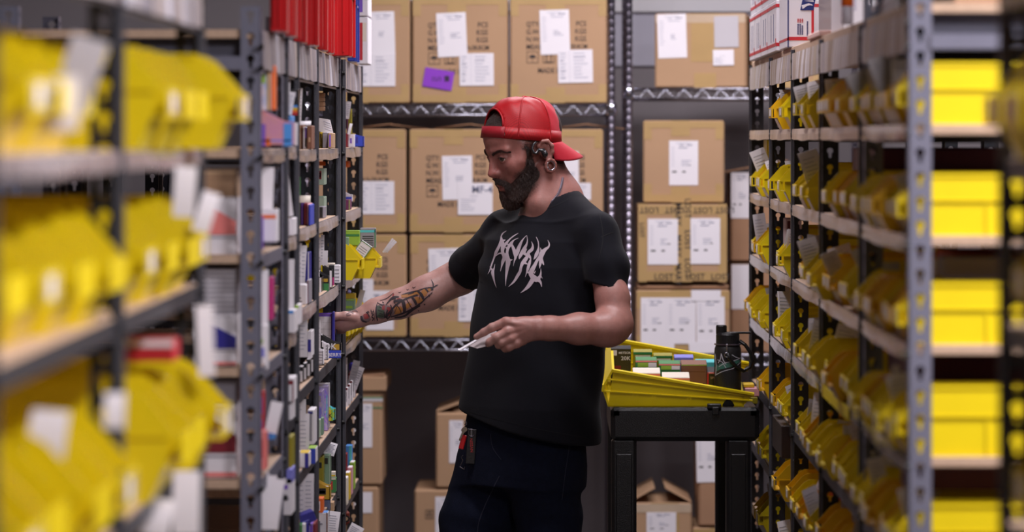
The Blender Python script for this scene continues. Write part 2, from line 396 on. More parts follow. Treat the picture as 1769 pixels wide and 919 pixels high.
# right-hand rack: lips of the bins read off the photograph, bay by bay
SH = ['top', 'second', 'third', 'fourth', 'fifth', 'sixth', 'seventh', 'eighth']
BAYN = ['far bay', 'second bay', 'middle bay', 'fourth bay', 'near grey bay']
XB = .535
RB = {  # (level, bay): lip pixel columns, far to near
 (0, 1): [1332, 1354, 1362], (0, 2): [1374, 1386, 1407], (0, 3): [1412, 1422, 1432, 1466, 1476], (0, 4): [1495, 1506, 1519, 1534],
 (1, 0): [1300, 1306, 1313], (1, 1): [1330, 1345, 1351, 1358], (1, 2): [1374, 1386, 1398], (1, 3): [1419, 1431, 1466], (1, 4): [1490, 1509, 1523, 1539, 1558],
 (2, 0): [1300, 1304, 1323], (2, 1): [1337, 1351], (2, 2): [1377, 1387, 1397], (2, 3): [1418, 1428, 1466], (2, 4): [1484, 1505, 1520, 1545],
 (3, 0): [1287, 1293, 1300, 1308], (3, 1): [1332, 1337, 1352], (3, 2): [1376, 1398], (3, 3): [1430, 1447, 1460, 1478], (3, 4): [1488, 1506, 1533, 1551],
 (4, 0): [1318], (4, 1): [1331, 1340, 1355], (4, 2): [1372, 1384, 1397], (4, 3): [1426, 1464, 1474], (4, 4): [1484, 1497, 1514, 1532],
 (5, 0): [1301, 1306, 1314, 1322], (6, 0): [1303, 1309, 1317], (5, 1): [1332, 1339, 1347], (5, 2): [1358, 1371, 1378, 1391], (5, 3): [1422, 1436, 1462], (5, 4): [1490, 1503, 1520, 1540],
 (6, 1): [1329, 1337, 1347], (6, 2): [1371, 1383, 1398], (6, 3): [1420, 1440, 1458], (6, 4): [1487, 1505, 1524, 1545],
}
posts = RY+[RYg[1]]
nb = 0
for (lv, bay), lips in RB.items():
    z = RLEV[lv]; prev = None
    far, near = posts[bay]-.02, posts[bay+1]+.03
    ys = []
    for i, px in enumerate(lips):
        xl = XB
        if lv in (5, 6) and bay == 1: xl = .515
        Y = xl*FP/(px-CX)
        if Y > far-.05: Y = far-.06
        if prev is not None and Y > prev-.104: Y = prev-.106
        if Y-.055 < near: Y = near+.055
        if prev is not None and prev-Y < .10: continue
        prev = Y; ys.append((Y, xl))
    if bay >= 3:
        ys = []; Y = far-.075
        while Y > near+.055:
            if R.random() > .1: ys.append((Y, XB+R.uniform(-.010, .014)))
            Y -= R.uniform(.108, .124)
    for i, (Y, xl) in enumerate(ys):
        nb += 1
        xo = xl+R.uniform(-.006, .008)
        mm = YEL if R.random() < .65 else YEL2
        lab = '%s yellow bin counted from the far post, %s shelf, %s, right rack' % (ORD[i], SH[lv], BAYN[bay])
        o = put_bin(1, xo, Y, z, lab, 'yellow bins in the right-hand racks', m=mm, lower=R.random() < .6, H=.090+.004*(R.random() < .4), L=.30, rz=R.uniform(-.02, .02))
        if R.random() < .52:
            px_ = xo+R.uniform(.025, .07)
            h = R.uniform(.05, .085); wd = R.uniform(.03, .05)
            put_slip(px_, Y+R.uniform(-.02, .02), z+.045, wd, h, 'white slip in the %s bin from far post, %s shelf, %s, right rack' % (ORD[i], SH[lv], BAYN[bay]),
                     tilt=R.uniform(-.45, .35), yaw=R.uniform(-.5, .5), group='white slips in the right-hand bins', m=PAPER if R.random() < .6 else GPAPER)
# near bins of each level stick out brighter by the grey post
# bins whose sides close the near end of the row (seen past the grey post)
for lv, hgt in ((0, .098), (1, .098), (2, .098), (3, .112), (4, .10)):
    o = put_bin(1, .545, RYg[1]+.045, RLEV[lv], 'yellow bin with its plain side closing the %s shelf at the grey post' % SH[lv],
                'end bins of the right row', Wd=.07, H=hgt, L=.40)
q = MB(); q.box(0, .002, 0, .66, 0, .024, YEL)
tag(obj('edge_tape', q, None, (XR-.009, 6.73, RLEV[3]-.0245)), 'bright yellow tape strip on the fourth shelf edge of the right rack', 'tape strip')
# deep things in the right-hand shelves
def crate(name, x0, x1, y0, y1, z0, h, m, label, cat='carton', stripes=(), r=.002):
    q = MB(); cx, cy = (x0+x1)/2, (y0+y1)/2
    q.rbox(x0-cx, x1-cx, y0-cy, y1-cy, 0, h, m, r)
    for (u0, u1, v0, v1, c) in stripes:      # on the face towards the camera
        q.box(x0-cx+(x1-x0)*u0, x0-cx+(x1-x0)*u1, y0-cy-.0006, y0-cy, h*v0, h*v1, c)
    return tag(obj(name, q, None, (cx, cy, z0)), label, cat)
def RX(px, Y): return (px-CX)*Y/FP
DRED = flat(90, 25, 30); MAR = flat(80, 20, 45); ORG = flat(225, 80, 25); DGR = flat(60, 62, 70)
crate('carton', RX(1319, 10.0), RX(1333, 10.0), 9.85, 10.0, 1.527, .15, YEL, 'upright yellow carton behind the far post on the second right shelf')
crate('carton', RX(1353, 9.1), RX(1380, 9.1), 9.0, 9.1, 1.356, .125, flat(200, 180, 185), 'pale striped carton on the third right shelf behind the second post', stripes=((.1, .3, .05, .95, DRED), (.5, .65, .05, .95, DGR)))
crate('carton', .60, .70, 8.46, 8.54, 1.356, .085, ORG, 'orange and white carton on the third right shelf, second bay', stripes=((0, .3, 0, 1, PAPER), (.5, .6, 0, 1, PAPER)))
crate('carton', .68, .90, 6.0, 6.4, 1.356, .13, ORG, 'orange carton deep on the third right shelf, near grey bay')
crate('carton', .63, .75, 5.80, 5.90, 1.455, .035, flat(150, 140, 145), 'grey flat carton laid on bins, third right shelf')
crate('carton', .60, .80, 6.1, 6.45, 1.18-.13+.13, .15, MAR, 'dark maroon carton at the back of the fourth right shelf')
crate('carton', .57, .80, 5.78, 5.9, 1.118, .05, MAR, 'maroon flat carton lying over the fifth shelf bins of the right row')
crate('carton', .545, .70, 8.55, 8.9, .924, .078, mat('dark_carton', (.03, .016, .014), .5), 'dark brown carton on the sixth right shelf above yellow bins')
crate('carton', .60, .72, 7.62, 7.9, .834, .15, ORG, 'orange carton with black letters on the sixth right shelf', stripes=((.1, .9, .75, .95, ORG),))
q = MB(); q.text('G', .05, PRINT, (0, 0, 0)); q.text('V', .05, PRINT, (0, 0, -.045))
oo = [o for o in COL.objects if o.get('label', '').startswith('orange carton with black letters')][0]
obj('printed_letters', q, oo, (-.045, -.142, .095))
crate('carton', .60, .85, 6.7, 7.2, 1.527, .135, MAR, 'dark red carton at the back of the second right shelf')
for i in range(4):
    crate('carton', .84, .98, RY[i+1]+.12, RY[i]-.12, 1.527, .10, CARD2, 'brown carton at the back of the second right shelf, %s' % BAYN[i])
    crate('carton', .80, .96, RY[i+1]+.12, RY[i]-.12, 1.18, .10, YEL2, 'yellow rear bin at the back of the fourth right shelf, %s' % BAYN[i])
crate('carton', .60, .95, 5.75, 6.1, 1.356, .07, CARD2, 'brown carton behind grey post on the third right shelf')
crate('carton', .62, .92, 5.75, 6.1, 1.006-.0, .07, DGR, 'dark carton behind grey post on the fifth right shelf') if False else None
# goods on the near right rack (blurred)
k = 0
for lv, yy in ((0, 4.30), (0, 4.12), (0, 3.9), (1, 4.32), (1, 4.15), (2, 4.32), (2, 4.1), (3, 4.3), (3, 4.1), (4, 4.32), (4, 4.14)):
    k += 1
    put_bin(1, .525 if lv in (0, 4) else .56, yy, NRL[lv], 'blurred yellow bin on the nearest right rack, %s shelf, %s from far post' % (SH[lv], ORD[[l for l, _ in ((0, 0), (0, 1), (0, 2), (1, 0), (1, 1), (2, 0), (2, 1), (3, 0), (3, 1), (4, 0), (4, 1))][:k].count(lv)-1]),
            'yellow bins on the nearest right rack', Wd=.13, H=.13, L=.36)
put_slip(.56, 4.25, .79, .05, .13, 'grey-white bag end hanging in the nearest right rack, low down', m=GPAPER, tilt=.1, lines=False)

# ------------------------------------------------------------------ things on top of the right rack
ZT = 1.8935
MAILR = flat(190, 40, 50); NAVY = flat(30, 45, 110); WBOX = mat('white_carton', (.72, .69, .74), .5, coat=.2)
def mail_box(x0, y0, y1, z0, h, label, dx=.14, big=False):
    cx, cy = x0+dx/2, (y0+y1)/2; q = MB(); q.rbox(-dx/2, dx/2, y0-cy, y1-cy, 0, h, WBOX, .002)
    o = tag(obj('mailing_box', q, None, (cx, cy, z0)), label, 'mailing box', 'white mailing boxes on the right rack')
    s = MB(); e = .0007; f = -dx/2
    for v in (.10, .86) if not big else (.055,):
        s.box(f-e, f, y0-cy, y1-cy, h*v, h*v+(.008 if not big else .006), MAILR); s.box(-dx/2, dx/2, y0-cy-e, y0-cy, h*v, h*v+.008, MAILR)
    n = 4
    if not big:
        for i in range(2):
            yy = y0-cy+(y1-y0)*(.3+.3*i); s.box(f-e, f, yy, yy+.004, h*.2, h*.75, NAVY)
        s.box(f-e, f, y0-cy+.01, y0-cy+.03, h*.15, h*.25, MAILR)
    else:
        s.box(dx/2-.006, dx/2, y0-cy-e, y0-cy, 0, h, MAILR); s.box(f-.0, f+.003, y0-cy-e, y0-cy, 0, h, NAVY)
        # eagle-head emblem, white sweep on navy, and the printed columns (upright lettering)
        M = Matrix.Translation((0, y0-cy-e, 0)) @ Matrix(((1, 0, 0, 0), (0, 0, -1, 0), (0, 1, 0, 0), (0, 0, 0, 1)))
        ex, ez = .022, .087
        q2 = lambda pts, m, t: s.prism([(ex-.02+a*.022, ez+b*.026) for a, b in pts], t, m, M)
        q2([(-.15, 0), (1.25, 0), (1.5, 1), (.1, 1)], NAVY, .0004)
        q2([(.0, .45), (.75, .62), (1.1, .55), (1.2, .42), (.9, .45), (.6, .40), (.1, .10)], WBOX, .0009)
        q2([(.25, .85), (1.25, .9), (1.3, .75), (.9, .78)], WBOX, .0009)
        for j, (xx, a, b, mm) in enumerate(((-.008, .10, .178, NAVY), (-.003, .10, .185, NAVY), (.002, .10, .17, NAVY), (-.008, .195, .225, MAILR), (-.003, .195, .225, MAILR), (.002, .195, .225, MAILR), (.014, .09, .20, NAVY))):
            zz = a*h
            while zz < b*h: s.box(xx, xx+.0034, y0-cy-e, y0-cy, zz, zz+.002, mm); zz += .0032
    obj('printed_marks', s, o); return o
ys = [(9.80, 10.04), (9.52, 9.78), (9.22, 9.50), (8.86, 9.20)]
for i, (a, b) in enumerate(ys):
    mail_box(.552, a, b, ZT, .125, 'white red-striped mailing box, lower row, %s from the far end of the right rack top' % ORD[i])
    mail_box(.555, a, b, ZT+.126, .125, 'white red-striped mailing box, upper row, %s from the far end of the right rack top' % ORD[i])
mail_box(.556, 8.50, 8.80, ZT, .30, 'large white mailing box with blue eagle emblem facing the camera, right rack top', dx=.062, big=True)
GB = mat('grey_brown_carton', (.20, .16, .16), .5, coat=.2)
crate('carton', .618, .70, 7.95, 8.35, ZT, .26, GB, 'grey brown carton beside the large mailing box on right rack')
crate('carton', .56, .61, 7.55, 7.9, ZT, .012, flat(230, 190, 180), 'thin pink and white card lying on the right rack edge')
crate('carton', .585, .64, 7.25, 7.55, ZT, .21, WBOX, 'white carton left of the orange-capped bottle on right rack top', stripes=((.2, .5, .2, .5, flat(190, 185, 200)), (.3, .8, .55, .9, flat(225, 150, 120))))
q = MB(); q.lathe([(.0, 0), (.0105, 0), (.0112, .003), (.0112, .033), (.010, .035), (.010, .036)], flat(215, 210, 220, .3), n=20)
o = tag(obj('bottle', q, None, (.557, 6.80, ZT-.001+.001), smooth=True), 'white bottle with an orange cap on top of the right rack', 'bottle')
q = MB(); q.lathe([(.0, .0345), (.0114, .0345), (.0114, .085), (.010, .088), (0, .088)], flat(235, 105, 15), n=20); obj('cap', q, o, smooth=True)
crate('carton', .60, .78, 6.1, 6.7, ZT+.03, .08, WBOX, 'stacked white carton with red line, near end of right rack top', stripes=((0, 1, .7, .76, MAILR),))
crate('carton', .59, .76, 6.2, 6.72, ZT, .03, GPAPER, 'flat grey carton under the white one, near end of right rack top')
crate('carton', .64, .9, 5.75, 6.05, ZT, .16, CARD2, 'brown carton on top of the right rack behind the grey post')

# ------------------------------------------------------------------ chrome wire racks at the back
CHRM = mat('chrome_ribbed_post', (.30, .27, .33), .32, metal=1)
def wire_post(q, x, y, z0, z1, r=.0125):
    prof = []; z = z0
    while z < z1:
        prof += [(r, z), (r, z+.021), (r*.86, z+.022), (r*.86, z+.0245), (r, z+.0254)]; z += .0254
    q.lathe([(0.0001, z0)]+prof+[(.0001, z1)], CHRM, (x, y, 0), n=14)

def wire_rack(x0, x1, y0, y1, zs, h, label, pitch=.058):
    root = empty('wire_rack', ((x0+x1)/2, (y0+y1)/2, 0), label, 'wire rack'); cx, cy = root.location.x, root.location.y
    for x in (x0, x1):
        for y in (y0, y1):
            q = MB(); wire_post(q, x-cx, y-cy, 0, h); obj('post', q, root, smooth=True)
    for z in zs:
        for y in (y0, y1):
            q = MB(); q.tube([(x0-cx, y-cy, z), (x1-cx, y-cy, z)], .0032, CHR, 6); q.tube([(x0-cx, y-cy, z-.032), (x1-cx, y-cy, z-.032)], .0035, CHR, 6)
            n = max(2, int((x1-x0)/pitch)); pts = []
            for i in range(n+1):
                xx = x0-cx+(x1-x0)*i/n; pts += [(xx, y-cy, z-.002)]
                if i < n: pts += [(xx+(x1-x0)/n*.42, y-cy, z-.030), (xx+(x1-x0)/n*.58, y-cy, z-.030)]
            q.tube(pts, .0022, CHR, 6)
            obj('shelf_frame', q, root, smooth=True)
        q = MB(); n = int((x1-x0)/.026)
        for i in range(1, n):
            xx = x0-cx+(x1-x0)*i/n; q.tube([(xx, y0-cy, z+.001), (xx, y1-cy, z+.001)], .0017, CHR, 4, cap=False)
        obj('shelf_wires', q, root)
        for x in (x0, x1):
            q = MB(); q.lathe([(.013, z-.034), (.018, z-.032), (.0165, z+.004), (.013, z+.006)], CHR, (x-cx, y0-cy, 0), n=14); obj('collar', q, root, smooth=True)
    return root
YB = 11.5
def zB(py, Y=YB): return CZ-(py-CY)*Y/FP
def xB(px, Y=YB): return (px-CX)*Y/FP
zs1 = [zB(181), zB(587), .20]; zs2 = [zB(153), zB(613), .20]
wire_rack(xB(528), xB(1056), YB, YB+.5, zs1, 2.35, 'chrome wire rack full of large cartons behind the man, left unit')
wire_rack(xB(1086), xB(1500), YB, YB+.5, zs2, 2.35, 'chrome wire rack with mixed cartons, right unit behind the cart')

def sheet(q, x0, z0, x1, z1, y, ang=0, kind=0, m=None, th=.0006):
    """paper with printed rows, facing the camera, at local y; (x0,z0) lower left"""
    cx, cz = (x0+x1)/2, (z0+z1)/2; w_, h_ = x1-x0, z1-z0
    M = Matrix.Translation((cx, y, cz)) @ Matrix.Rotation(ang, 4, 'Y')
    q.rbox(-w_/2, w_/2, -th, 0, -h_/2, h_/2, m or PAPER, .0001, M)
    r_ = random.Random(int((x0+5)*1000+z0*777))
    def bar(u, v, du, dv, mm=INKL): q.box(-w_/2+u*w_, -w_/2+(u+du)*w_, -th-.0003, -th, h_/2-(v+dv)*h_, h_/2-v*h_, mm, M)
    if kind == 0:      # long form: header, key column, value column
        bar(.25, .05, .5, .012); bar(.35, .09, .18, .022); bar(.62, .085, .25, .02, INK); bar(.38, .15, .42, .018)
        for i in range(9):
            bar(.07, .16+i*.065, .12+.06*r_.random(), .014)
        for i in range(3): bar(.45, .46+i*.05, .25*r_.random()+.12, .018, INK if i == 1 else INKL)
    elif kind == 1:    # table label
        for i in range(8):
            bar(.06, .10+i*.105, .08+.10*r_.random(), .03, INK if i in (2, 5, 7) else INKL)
            bar(.45, .10+i*.105, .2+.22*r_.random(), .026, INK if i in (1,) else INKL)
            bar(.0, .07+i*.105, 1, .004)
        bar(.33, .0, .006, 1)
    elif kind == 2:    # title + lines
        bar(.35, .40, .22, .02)
        for i in range(6): bar(.08, .5+i*.07, .2+.25*r_.random(), .02)
    elif kind == 3:    # handwritten marks
        bar(.25, .05, .5, .012); bar(.35, .09, .16, .02, INK); bar(.6, .09, .2, .02, INK); bar(.33, .15, .3, .018, INK)
        for i in range(7): bar(.07, .16+i*.065, .12, .012)
        for i in range(3): bar(.42, .44+i*.05, .3*r_.random()+.1, .02)
        bar(.10, .68, .16, .035, PRINT); bar(.45, .68, .12, .035, PRINT); bar(.65, .54, .10, .02, PRINT)
def carton_box(px0, py0, px1, py1, label, Y=YB, depth=.36, sheets=(), tape='H', rz=0, prints=None, m=None, flaps=0, z_override=None, group=None, name='cardboard_box'):
    """box whose camera face spans the pixel rectangle at distance Y"""
    X0, X1, Z1, Z0 = xB(px0, Y), xB(px1, Y), zB(py0, Y), zB(py1, Y)
    if z_override is not None: Z0 = z_override
    cx = (X0+X1)/2; m = m or CARD; X0 += .0012; X1 -= .0018; Z1 -= .002
    q = MB(); w_ = X1-X0; h = Z1-Z0; q.rbox(-w_/2, w_/2, 0, depth, 0, h, m, .006)
    o = tag(obj(name, q, None, (cx, Y, Z0), (0, 0, rz)), label, 'cardboard box', group)
    e = .0008; d = Y/FP
    def tb(*a):
        t = MB(); t.box(*a); obj('packing_tape', t, o)
    tw = .03
    if tape in ('H', 'L'):
        for (u, s_) in ((.5, .06),):
            tb(-.04, .02, -e, 0, h-.05, h, TAPE); tb(-.04, .02, -e, 0, 0, .05, TAPE)
        for u in (-w_/2+.003, w_/2-.028):
            tb(u, u+.025, -e, 0, h-.06, h-.004, TAPE); tb(u, u+.025, -e, 0, .004, .06, TAPE)
        tb(-w_/2+.003, w_/2-.003, -e*1.3, 0, h-.024, h-.003, TAPE); tb(-w_/2+.003, w_/2-.003, -e*1.3, 0, .003, .026, TAPE)
    if tape == 'V':
        tb(-.03, .06, -e, 0, h*.35, h, TAPE)
        tb(-w_/2+.003, w_/2-.003, -e*1.3, 0, h-.03, h-.003, CLEAR); tb(-.02, .05, -e*1.5, 0, 0, h*.2, TAPE)
    for sh in sheets:
        sx0, sy0, sx1, sy1 = sh[:4]; ang = sh[4] if len(sh) > 4 else 0; kd = sh[5] if len(sh) > 5 else 0; mm = sh[6] if len(sh) > 6 else None
        s = MB(); lay = sheets.index(sh)
        sheet(s, xB(sx0, Y)-cx, zB(sy1, Y)-Z0, xB(sx1, Y)-cx, zB(sy0, Y)-Z0, -e*1.5-.0012*lay, ang, kd, mm)
        so = obj('shipping_label', s, o)
        if mm is PURP: so['label'] = 'purple note with black writing'
        if len(sh) > 7:
            s = MB(); s.text(sh[7][0], sh[7][1], INK if mm is not PURP else PRINT, (xB(sh[7][2], Y)-cx, -e*1.5-.0012*lay-.0016, zB(sh[7][3], Y)-Z0)); obj('printed_code', s, o)
    if prints:
        p = MB(); ox, oy = prints[0], prints[1]; S = Y/FP
        def T(txt, x, y, sz=12.5, al='LEFT'): p.text(txt, sz*S*1.0, PRINT, (xB(x, Y)-cx, -e*1.2, zB(y, Y)-Z0), align=al, sx=.86)
        for i, s_ in enumerate(('QTY:', 'G.W:', 'N.W:', 'MEAS:')): T(s_, ox, oy+13*i)
        for i, s_ in enumerate(('PCS', 'KGS', 'KGS')): T(s_, ox+104, oy-1+13*i, al='RIGHT')
        T('34.0x38.8CM', ox+106, oy+38, al='RIGHT', sz=11)
        T('MADE IN', ox+20, oy+80)
        def ico(x, y, k_):
            for (a, b, c, dd) in ((0, 0, 20, 1), (0, 19, 20, 20), (0, 0, 1, 20), (19, 0, 20, 20)):
                p.box(xB(x+a, Y)-cx, xB(x+c, Y)-cx, -e*1.2, -e, zB(y+dd, Y)-Z0, zB(y+b, Y)-Z0, PRINT)
            M_ = Matrix.Translation((xB(x+10, Y)-cx, -e, zB(y+11, Y)-Z0)) @ Matrix(((1, 0, 0, 0), (0, 0, -1, 0), (0, 1, 0, 0), (0, 0, 0, 1)))
            if k_ == 0:
                p.prism([(6*S*math.cos(a), 5.5*S*math.sin(a)) for a in [math.pi*i/8 for i in range(9)]], .0004, PRINT, M_)
                p.prism([(-.4*S, -7*S), (.4*S, -7*S), (.4*S, 0), (-.4*S, 0)], .0004, PRINT, M_)
            else:
                for sx_ in (-4, 4):
                    p.prism([((sx_-.7)*S, -6*S), ((sx_+.7)*S, -6*S), ((sx_+.7)*S, 3*S), ((sx_-.7)*S, 3*S)], .0004, PRINT, M_)
                    p.prism([((sx_-2.3)*S, 3*S), ((sx_+2.3)*S, 3*S), (sx_*S, 7*S)], .0004, PRINT, M_)
                p.prism([(-6*S, -7.5*S), (6*S, -7.5*S), (6*S, -6.5*S), (-6*S, -6.5*S)], .0004, PRINT, M_)
        ico(ox+1, oy+43, 0); ico(ox+29, oy+43, 1)
        obj('printed_marks', p, o)
    if flaps:
        f = MB()
        for s_ in (-1, 1):
            M_ = Matrix.Translation((s_*w_/2*.98, depth/2, h)) @ Matrix.Rotation(s_*(.35 if flaps == 1 else .5), 4, 'Y')
            f.rbox(0, -s_*w_*.47, -depth*.48, depth*.48, 0, .004, m, .001, M_)
        obj('flap', f, o)
    return o
G1 = 'large printed cartons on the wire rack'
carton_box(542, -6, 709, 178, 'tan carton at the left of the wire rack top row, two labels', sheets=[(631, 20, 682, 95, -.03, 0), (620, 93, 683, 149, 0, 1)], prints=(568, 46), group=G1)
carton_box(711, -6, 878, 178, 'tan printed carton with purple note, middle of wire rack top row', sheets=[(755, 22, 806, 98, -.045, 0), (794, 92, 853, 148, -.01, 1), (732, 120, 783, 153, .17, 9, PURP, ('1U1 重', .02, 745, 140))], prints=(739, 48), group=G1)
carton_box(880, -6, 1050, 178, 'tan printed carton at the right of the wire rack top row', sheets=[(933, 17, 984, 94, -.03, 0), (964, 86, 1024, 143, -.02, 1)], prints=(909, 46), group=G1)
carton_box(536, 222, 702, 402, 'tan carton in the middle row, leftmost, with white table label', sheets=[(622, 313, 681, 370, 0, 1)], prints=(566, 276), group=G1)
carton_box(706, 222, 872, 402, 'tan printed carton in the middle row left of the man, label MF-4', sheets=[(764, 269, 816, 345, -.02, 0), (791, 316, 851, 371, 0, 2, None, ('MF-4', .032, 815, 333))], prints=(736, 277), group=G1)
carton_box(876, 222, 1043, 402, 'tan printed carton in the middle row, mostly behind the red cap', sheets=[(962, 262, 1000, 340, -.02, 0), (970, 316, 1021, 345, 0, 1)], prints=(906, 277), group=G1)
carton_box(536, 404, 703, 582, 'tan carton in the lower row behind the reaching forearm', sheets=[(600, 482, 645, 545, 0, 1), (632, 502, 680, 590-20, 0, 2, None, ('-TA-', .032, 640, 521))], prints=(566, 454), group=G1)
carton_box(707, 404, 872, 582, 'tan printed carton in the lower row under the tattooed arm', sheets=[(741, 429, 795, 505, -.03, 0), (792, 497, 851, 555, 0, 1)], prints=(737, 456), group=G1)
carton_box(876, 404, 1043, 582, 'tan carton in the lower row hidden behind the black shirt', prints=(906, 456), group=G1)
# loose flaps lying on the middle row
for i, (a, b, c, d) in enumerate(((640, 214, 700, 222), (770, 210, 850, 222), (985, 212, 1040, 222))):
    q = MB(); q.rbox(-.06, .06, 0, .25, 0, .004, CARD2, .001, Matrix.Rotation(-.12, 4, 'Y')); q.rbox(-.06, .06, 0, .25, 0, .004, CARD2, .001, Matrix.Translation((.115, 0, -.002)) @ Matrix.Rotation(.12, 4, 'Y'))
    tag(obj('cardboard_sheet', q, None, (xB((a+c)/2)-.05, YB+.04, zB(221)+.004)), 'folded cardboard piece lying on the %s middle-row carton' % ('leftmost', 'second', 'rightmost')[i], 'cardboard sheet')
# right unit
carton_box(1130, 22, 1290, 152, 'scuffed tan carton alone on the right wire shelf, upright label', Y=11.55, rz=-.12, tape='V', sheets=[(1136, 24, 1186, 100, -.03, 0), (1234, 28, 1276, 82, -.02, 9, GPAPER), (1232, 86, 1268, 113, -.02, 2)])
carton_box(1297, 25, 1420, 152, 'plain tan carton half hidden by the right rack, wire shelf level', Y=11.6)
carton_box(1110, 207, 1252, 350, 'plain tan carton topmost of the right stack with one label', Y=11.55, rz=-.03, tape='H', sheets=[(1156, 243, 1206, 320, 0, 3)], z_override=zB(350.5, 11.5))
o = carton_box(1101, 352, 1257, 487, 'tan carton wrapped in LOST MARY printed tape, two white forms', Y=11.5, tape='', sheets=[(1119, 378, 1171, 457, 0, 3), (1193, 377, 1244, 456, 0, 3)])
t = MB(); w_ = xB(1257)-xB(1101); h_ = zB(352)-zB(487)
t.box(-.03, .03, -.0009, 0, 0, h_, TAPE); t.box(-w_/2+.003, w_/2-.003, -.001, 0, h_-.035, h_-.004, TAPE); t.box(-w_/2+.003, w_/2-.003, -.001, 0, .004, .034, TAPE)
t.box(-w_/2+.003, -w_/2+.03, -.0009, 0, 0, h_, TAPE); t.box(w_/2-.03, w_/2-.003, -.0009, 0, 0, h_, TAPE); obj('packing_tape', t, o)
def word(*a, **k): t = MB(); t.text(*a, **k); obj('printed_word', t, o)
for xx in (-.125, -.045, .045, .115): word('LOST', .026, PRINT, (xx+.05, -.0016, h_-.012), ux=(-1, 0, 0), uy=(0, 0, -1))
for xx in (-.07, .03, .11): word('LOST', .026, PRINT, (xx-.02, -.0016, .008))
for i, zz in enumerate((.21, .11, .02)):
    word('LOST', .027, PRINT, (.008, -.0016, zz+.055), ux=(0, 0, -1), uy=(1, 0, 0)); word('MARY', .027, PRINT, (-.022, -.0016, zz+.04), ux=(0, 0, -1), uy=(1, 0, 0))
word('LOST', .02, PRINT, (-w_/2+.008, -.0016, h_-.06), ux=(0, 0, -1), uy=(1, 0, 0))
q = MB(); q.rbox(-.145, .145, 0, .34, 0, .012, CARD2, .003)
tag(obj('cardboard_sheet', q, None, (xB(1180), YB+.01, zB(499, YB)), (0, 0, 0)), 'dark crushed cardboard layer under the LOST MARY carton', 'cardboard sheet')
for s in COL.objects: pass
carton_box(1098, 500, 1262, 612, 'tan carton plastered with three white forms behind the yellow bin', Y=11.5, tape='L', sheets=[(1107, 514, 1153, 594, 0, 3), (1152, 514, 1202, 594, 0, 3), (1203, 513, 1252, 597, -.01, 3), (1194, 501, 1245, 520, 0, 9), (1113, 594, 1165, 610, 0, 9), (1190, 590, 1240, 610, -.03, 9)])
carton_box(1262, 297, 1420, 452, 'brown carton in the rear right stack with a tall white form', Y=11.75, m=CARD2, tape='', sheets=[(1254+9, 298, 1294, 377, 0, 3)])
carton_box(1262, 455, 1420, 610, 'brown carton with a blank white sheet, below in the rear right stack', Y=11.75, m=CARD2, tape='', sheets=[(1264, 457, 1294, 534, 0, 9)])
q = MB(); q.rbox(-.10, .12, 0, .2, 0, .004, CARD2, .001, Matrix.Rotation(-.18, 4, 'Y'))
tag(obj('cardboard_sheet', q, None, (xB(1300, 11.75), 11.78, zB(290, 11.75))), 'raised carton flap on the rear right stack beside the rack', 'cardboard sheet')
# lower level
Z0 = .204
carton_box(600, 676, 661, 838, 'tall tan carton with green band at lower left behind the rack', Y=11.5, m=CARD, tape='', sheets=[(612, 697, 643, 773, 0, 0)], z_override=zB(838))
oo = [o for o in COL.objects if o.get('label', '').startswith('tall tan carton with green')][0]
t = MB(); GRN = flat(40, 130, 90); ww = (xB(661)-xB(600))/2; hh = zB(676)-zB(838)
t.box(-ww, ww, -.001, 0, hh-.032, hh-.022, mat('white_band', (.6, .56, .58), .5)); t.box(-ww, ww, -.0012, 0, hh-.022, hh-.018, GRN); t.box(-ww, ww, -.0012, 0, hh-.054, hh-.050, GRN); obj('green_band', t, oo)
q = MB(); q.rbox(-.062, .062, -.01, .37, 0, .046, CARD, .003); q.rbox(-.05, .06, 0, .3, .046, .05, CARD2, .001, Matrix.Rotation(-.06, 4, 'Y'))
tag(obj('cardboard_box', q, None, (xB(631)+.004, YB, zB(675.5))), 'shallow tan carton on top of the green banded carton', 'cardboard box')
carton_box(596, 840, 655, 930, 'tan carton with white label under the green banded carton', sheets=[(612, 850, 643, 886, 0, 9)], tape='', z_override=Z0)
carton_box(752, 712, 842, 843, 'open tan carton standing on another left of the jeans', tape='', sheets=[(776, 726, 800, 800, 0, 0)], flaps=1)
o = carton_box(715, 845, 838, 930, 'tan carton with recycling mark under the open carton', tape='', sheets=[(752, 858, 790, 925, 0, 0)], z_override=Z0)
p = MB(); s_ = YB/FP; w2 = (xB(838)-xB(715))/2; hh = zB(845)-Z0
for (a, b, c, d) in ((20, 36, 34, 37), (20, 50, 34, 51), (20, 36, 21, 51), (33, 36, 34, 51)): p.box(-w2+a*s_, -w2+c*s_, -.001, 0, hh-d*s_, hh-b*s_, PRINT)
for i in range(3):
    a = math.pi/2+i*2*math.pi/3; M_ = Matrix.Translation((-w2+27*s_+3*s_*math.cos(a), -.0002, hh-43.5*s_+3*s_*math.sin(a))) @ Matrix.Rotation(-a, 4, 'Y') @ Matrix(((1, 0, 0, 0), (0, 0, -1, 0), (0, 1, 0, 0), (0, 0, 0, 1)))
    p.prism([(-1.2*s_, -2.6*s_), (1.2*s_, -2.6*s_), (1.2*s_, 1.5*s_), (0, 3*s_), (-1.2*s_, 1.5*s_)], .0007, PRINT, M_)
obj('printed_marks', p, o)
carton_box(876, 878, 960, 930, 'tan carton seen between the legs with white label', tape='', sheets=[(888, 882, 930, 925, 0, 0)], z_override=Z0)
carton_box(1085, 868, 1196, 930, 'open tan carton seen under the cart with raised flaps', tape='V', sheets=[(1117, 885, 1168, 925, 0, 3)], z_override=Z0, flaps=2)
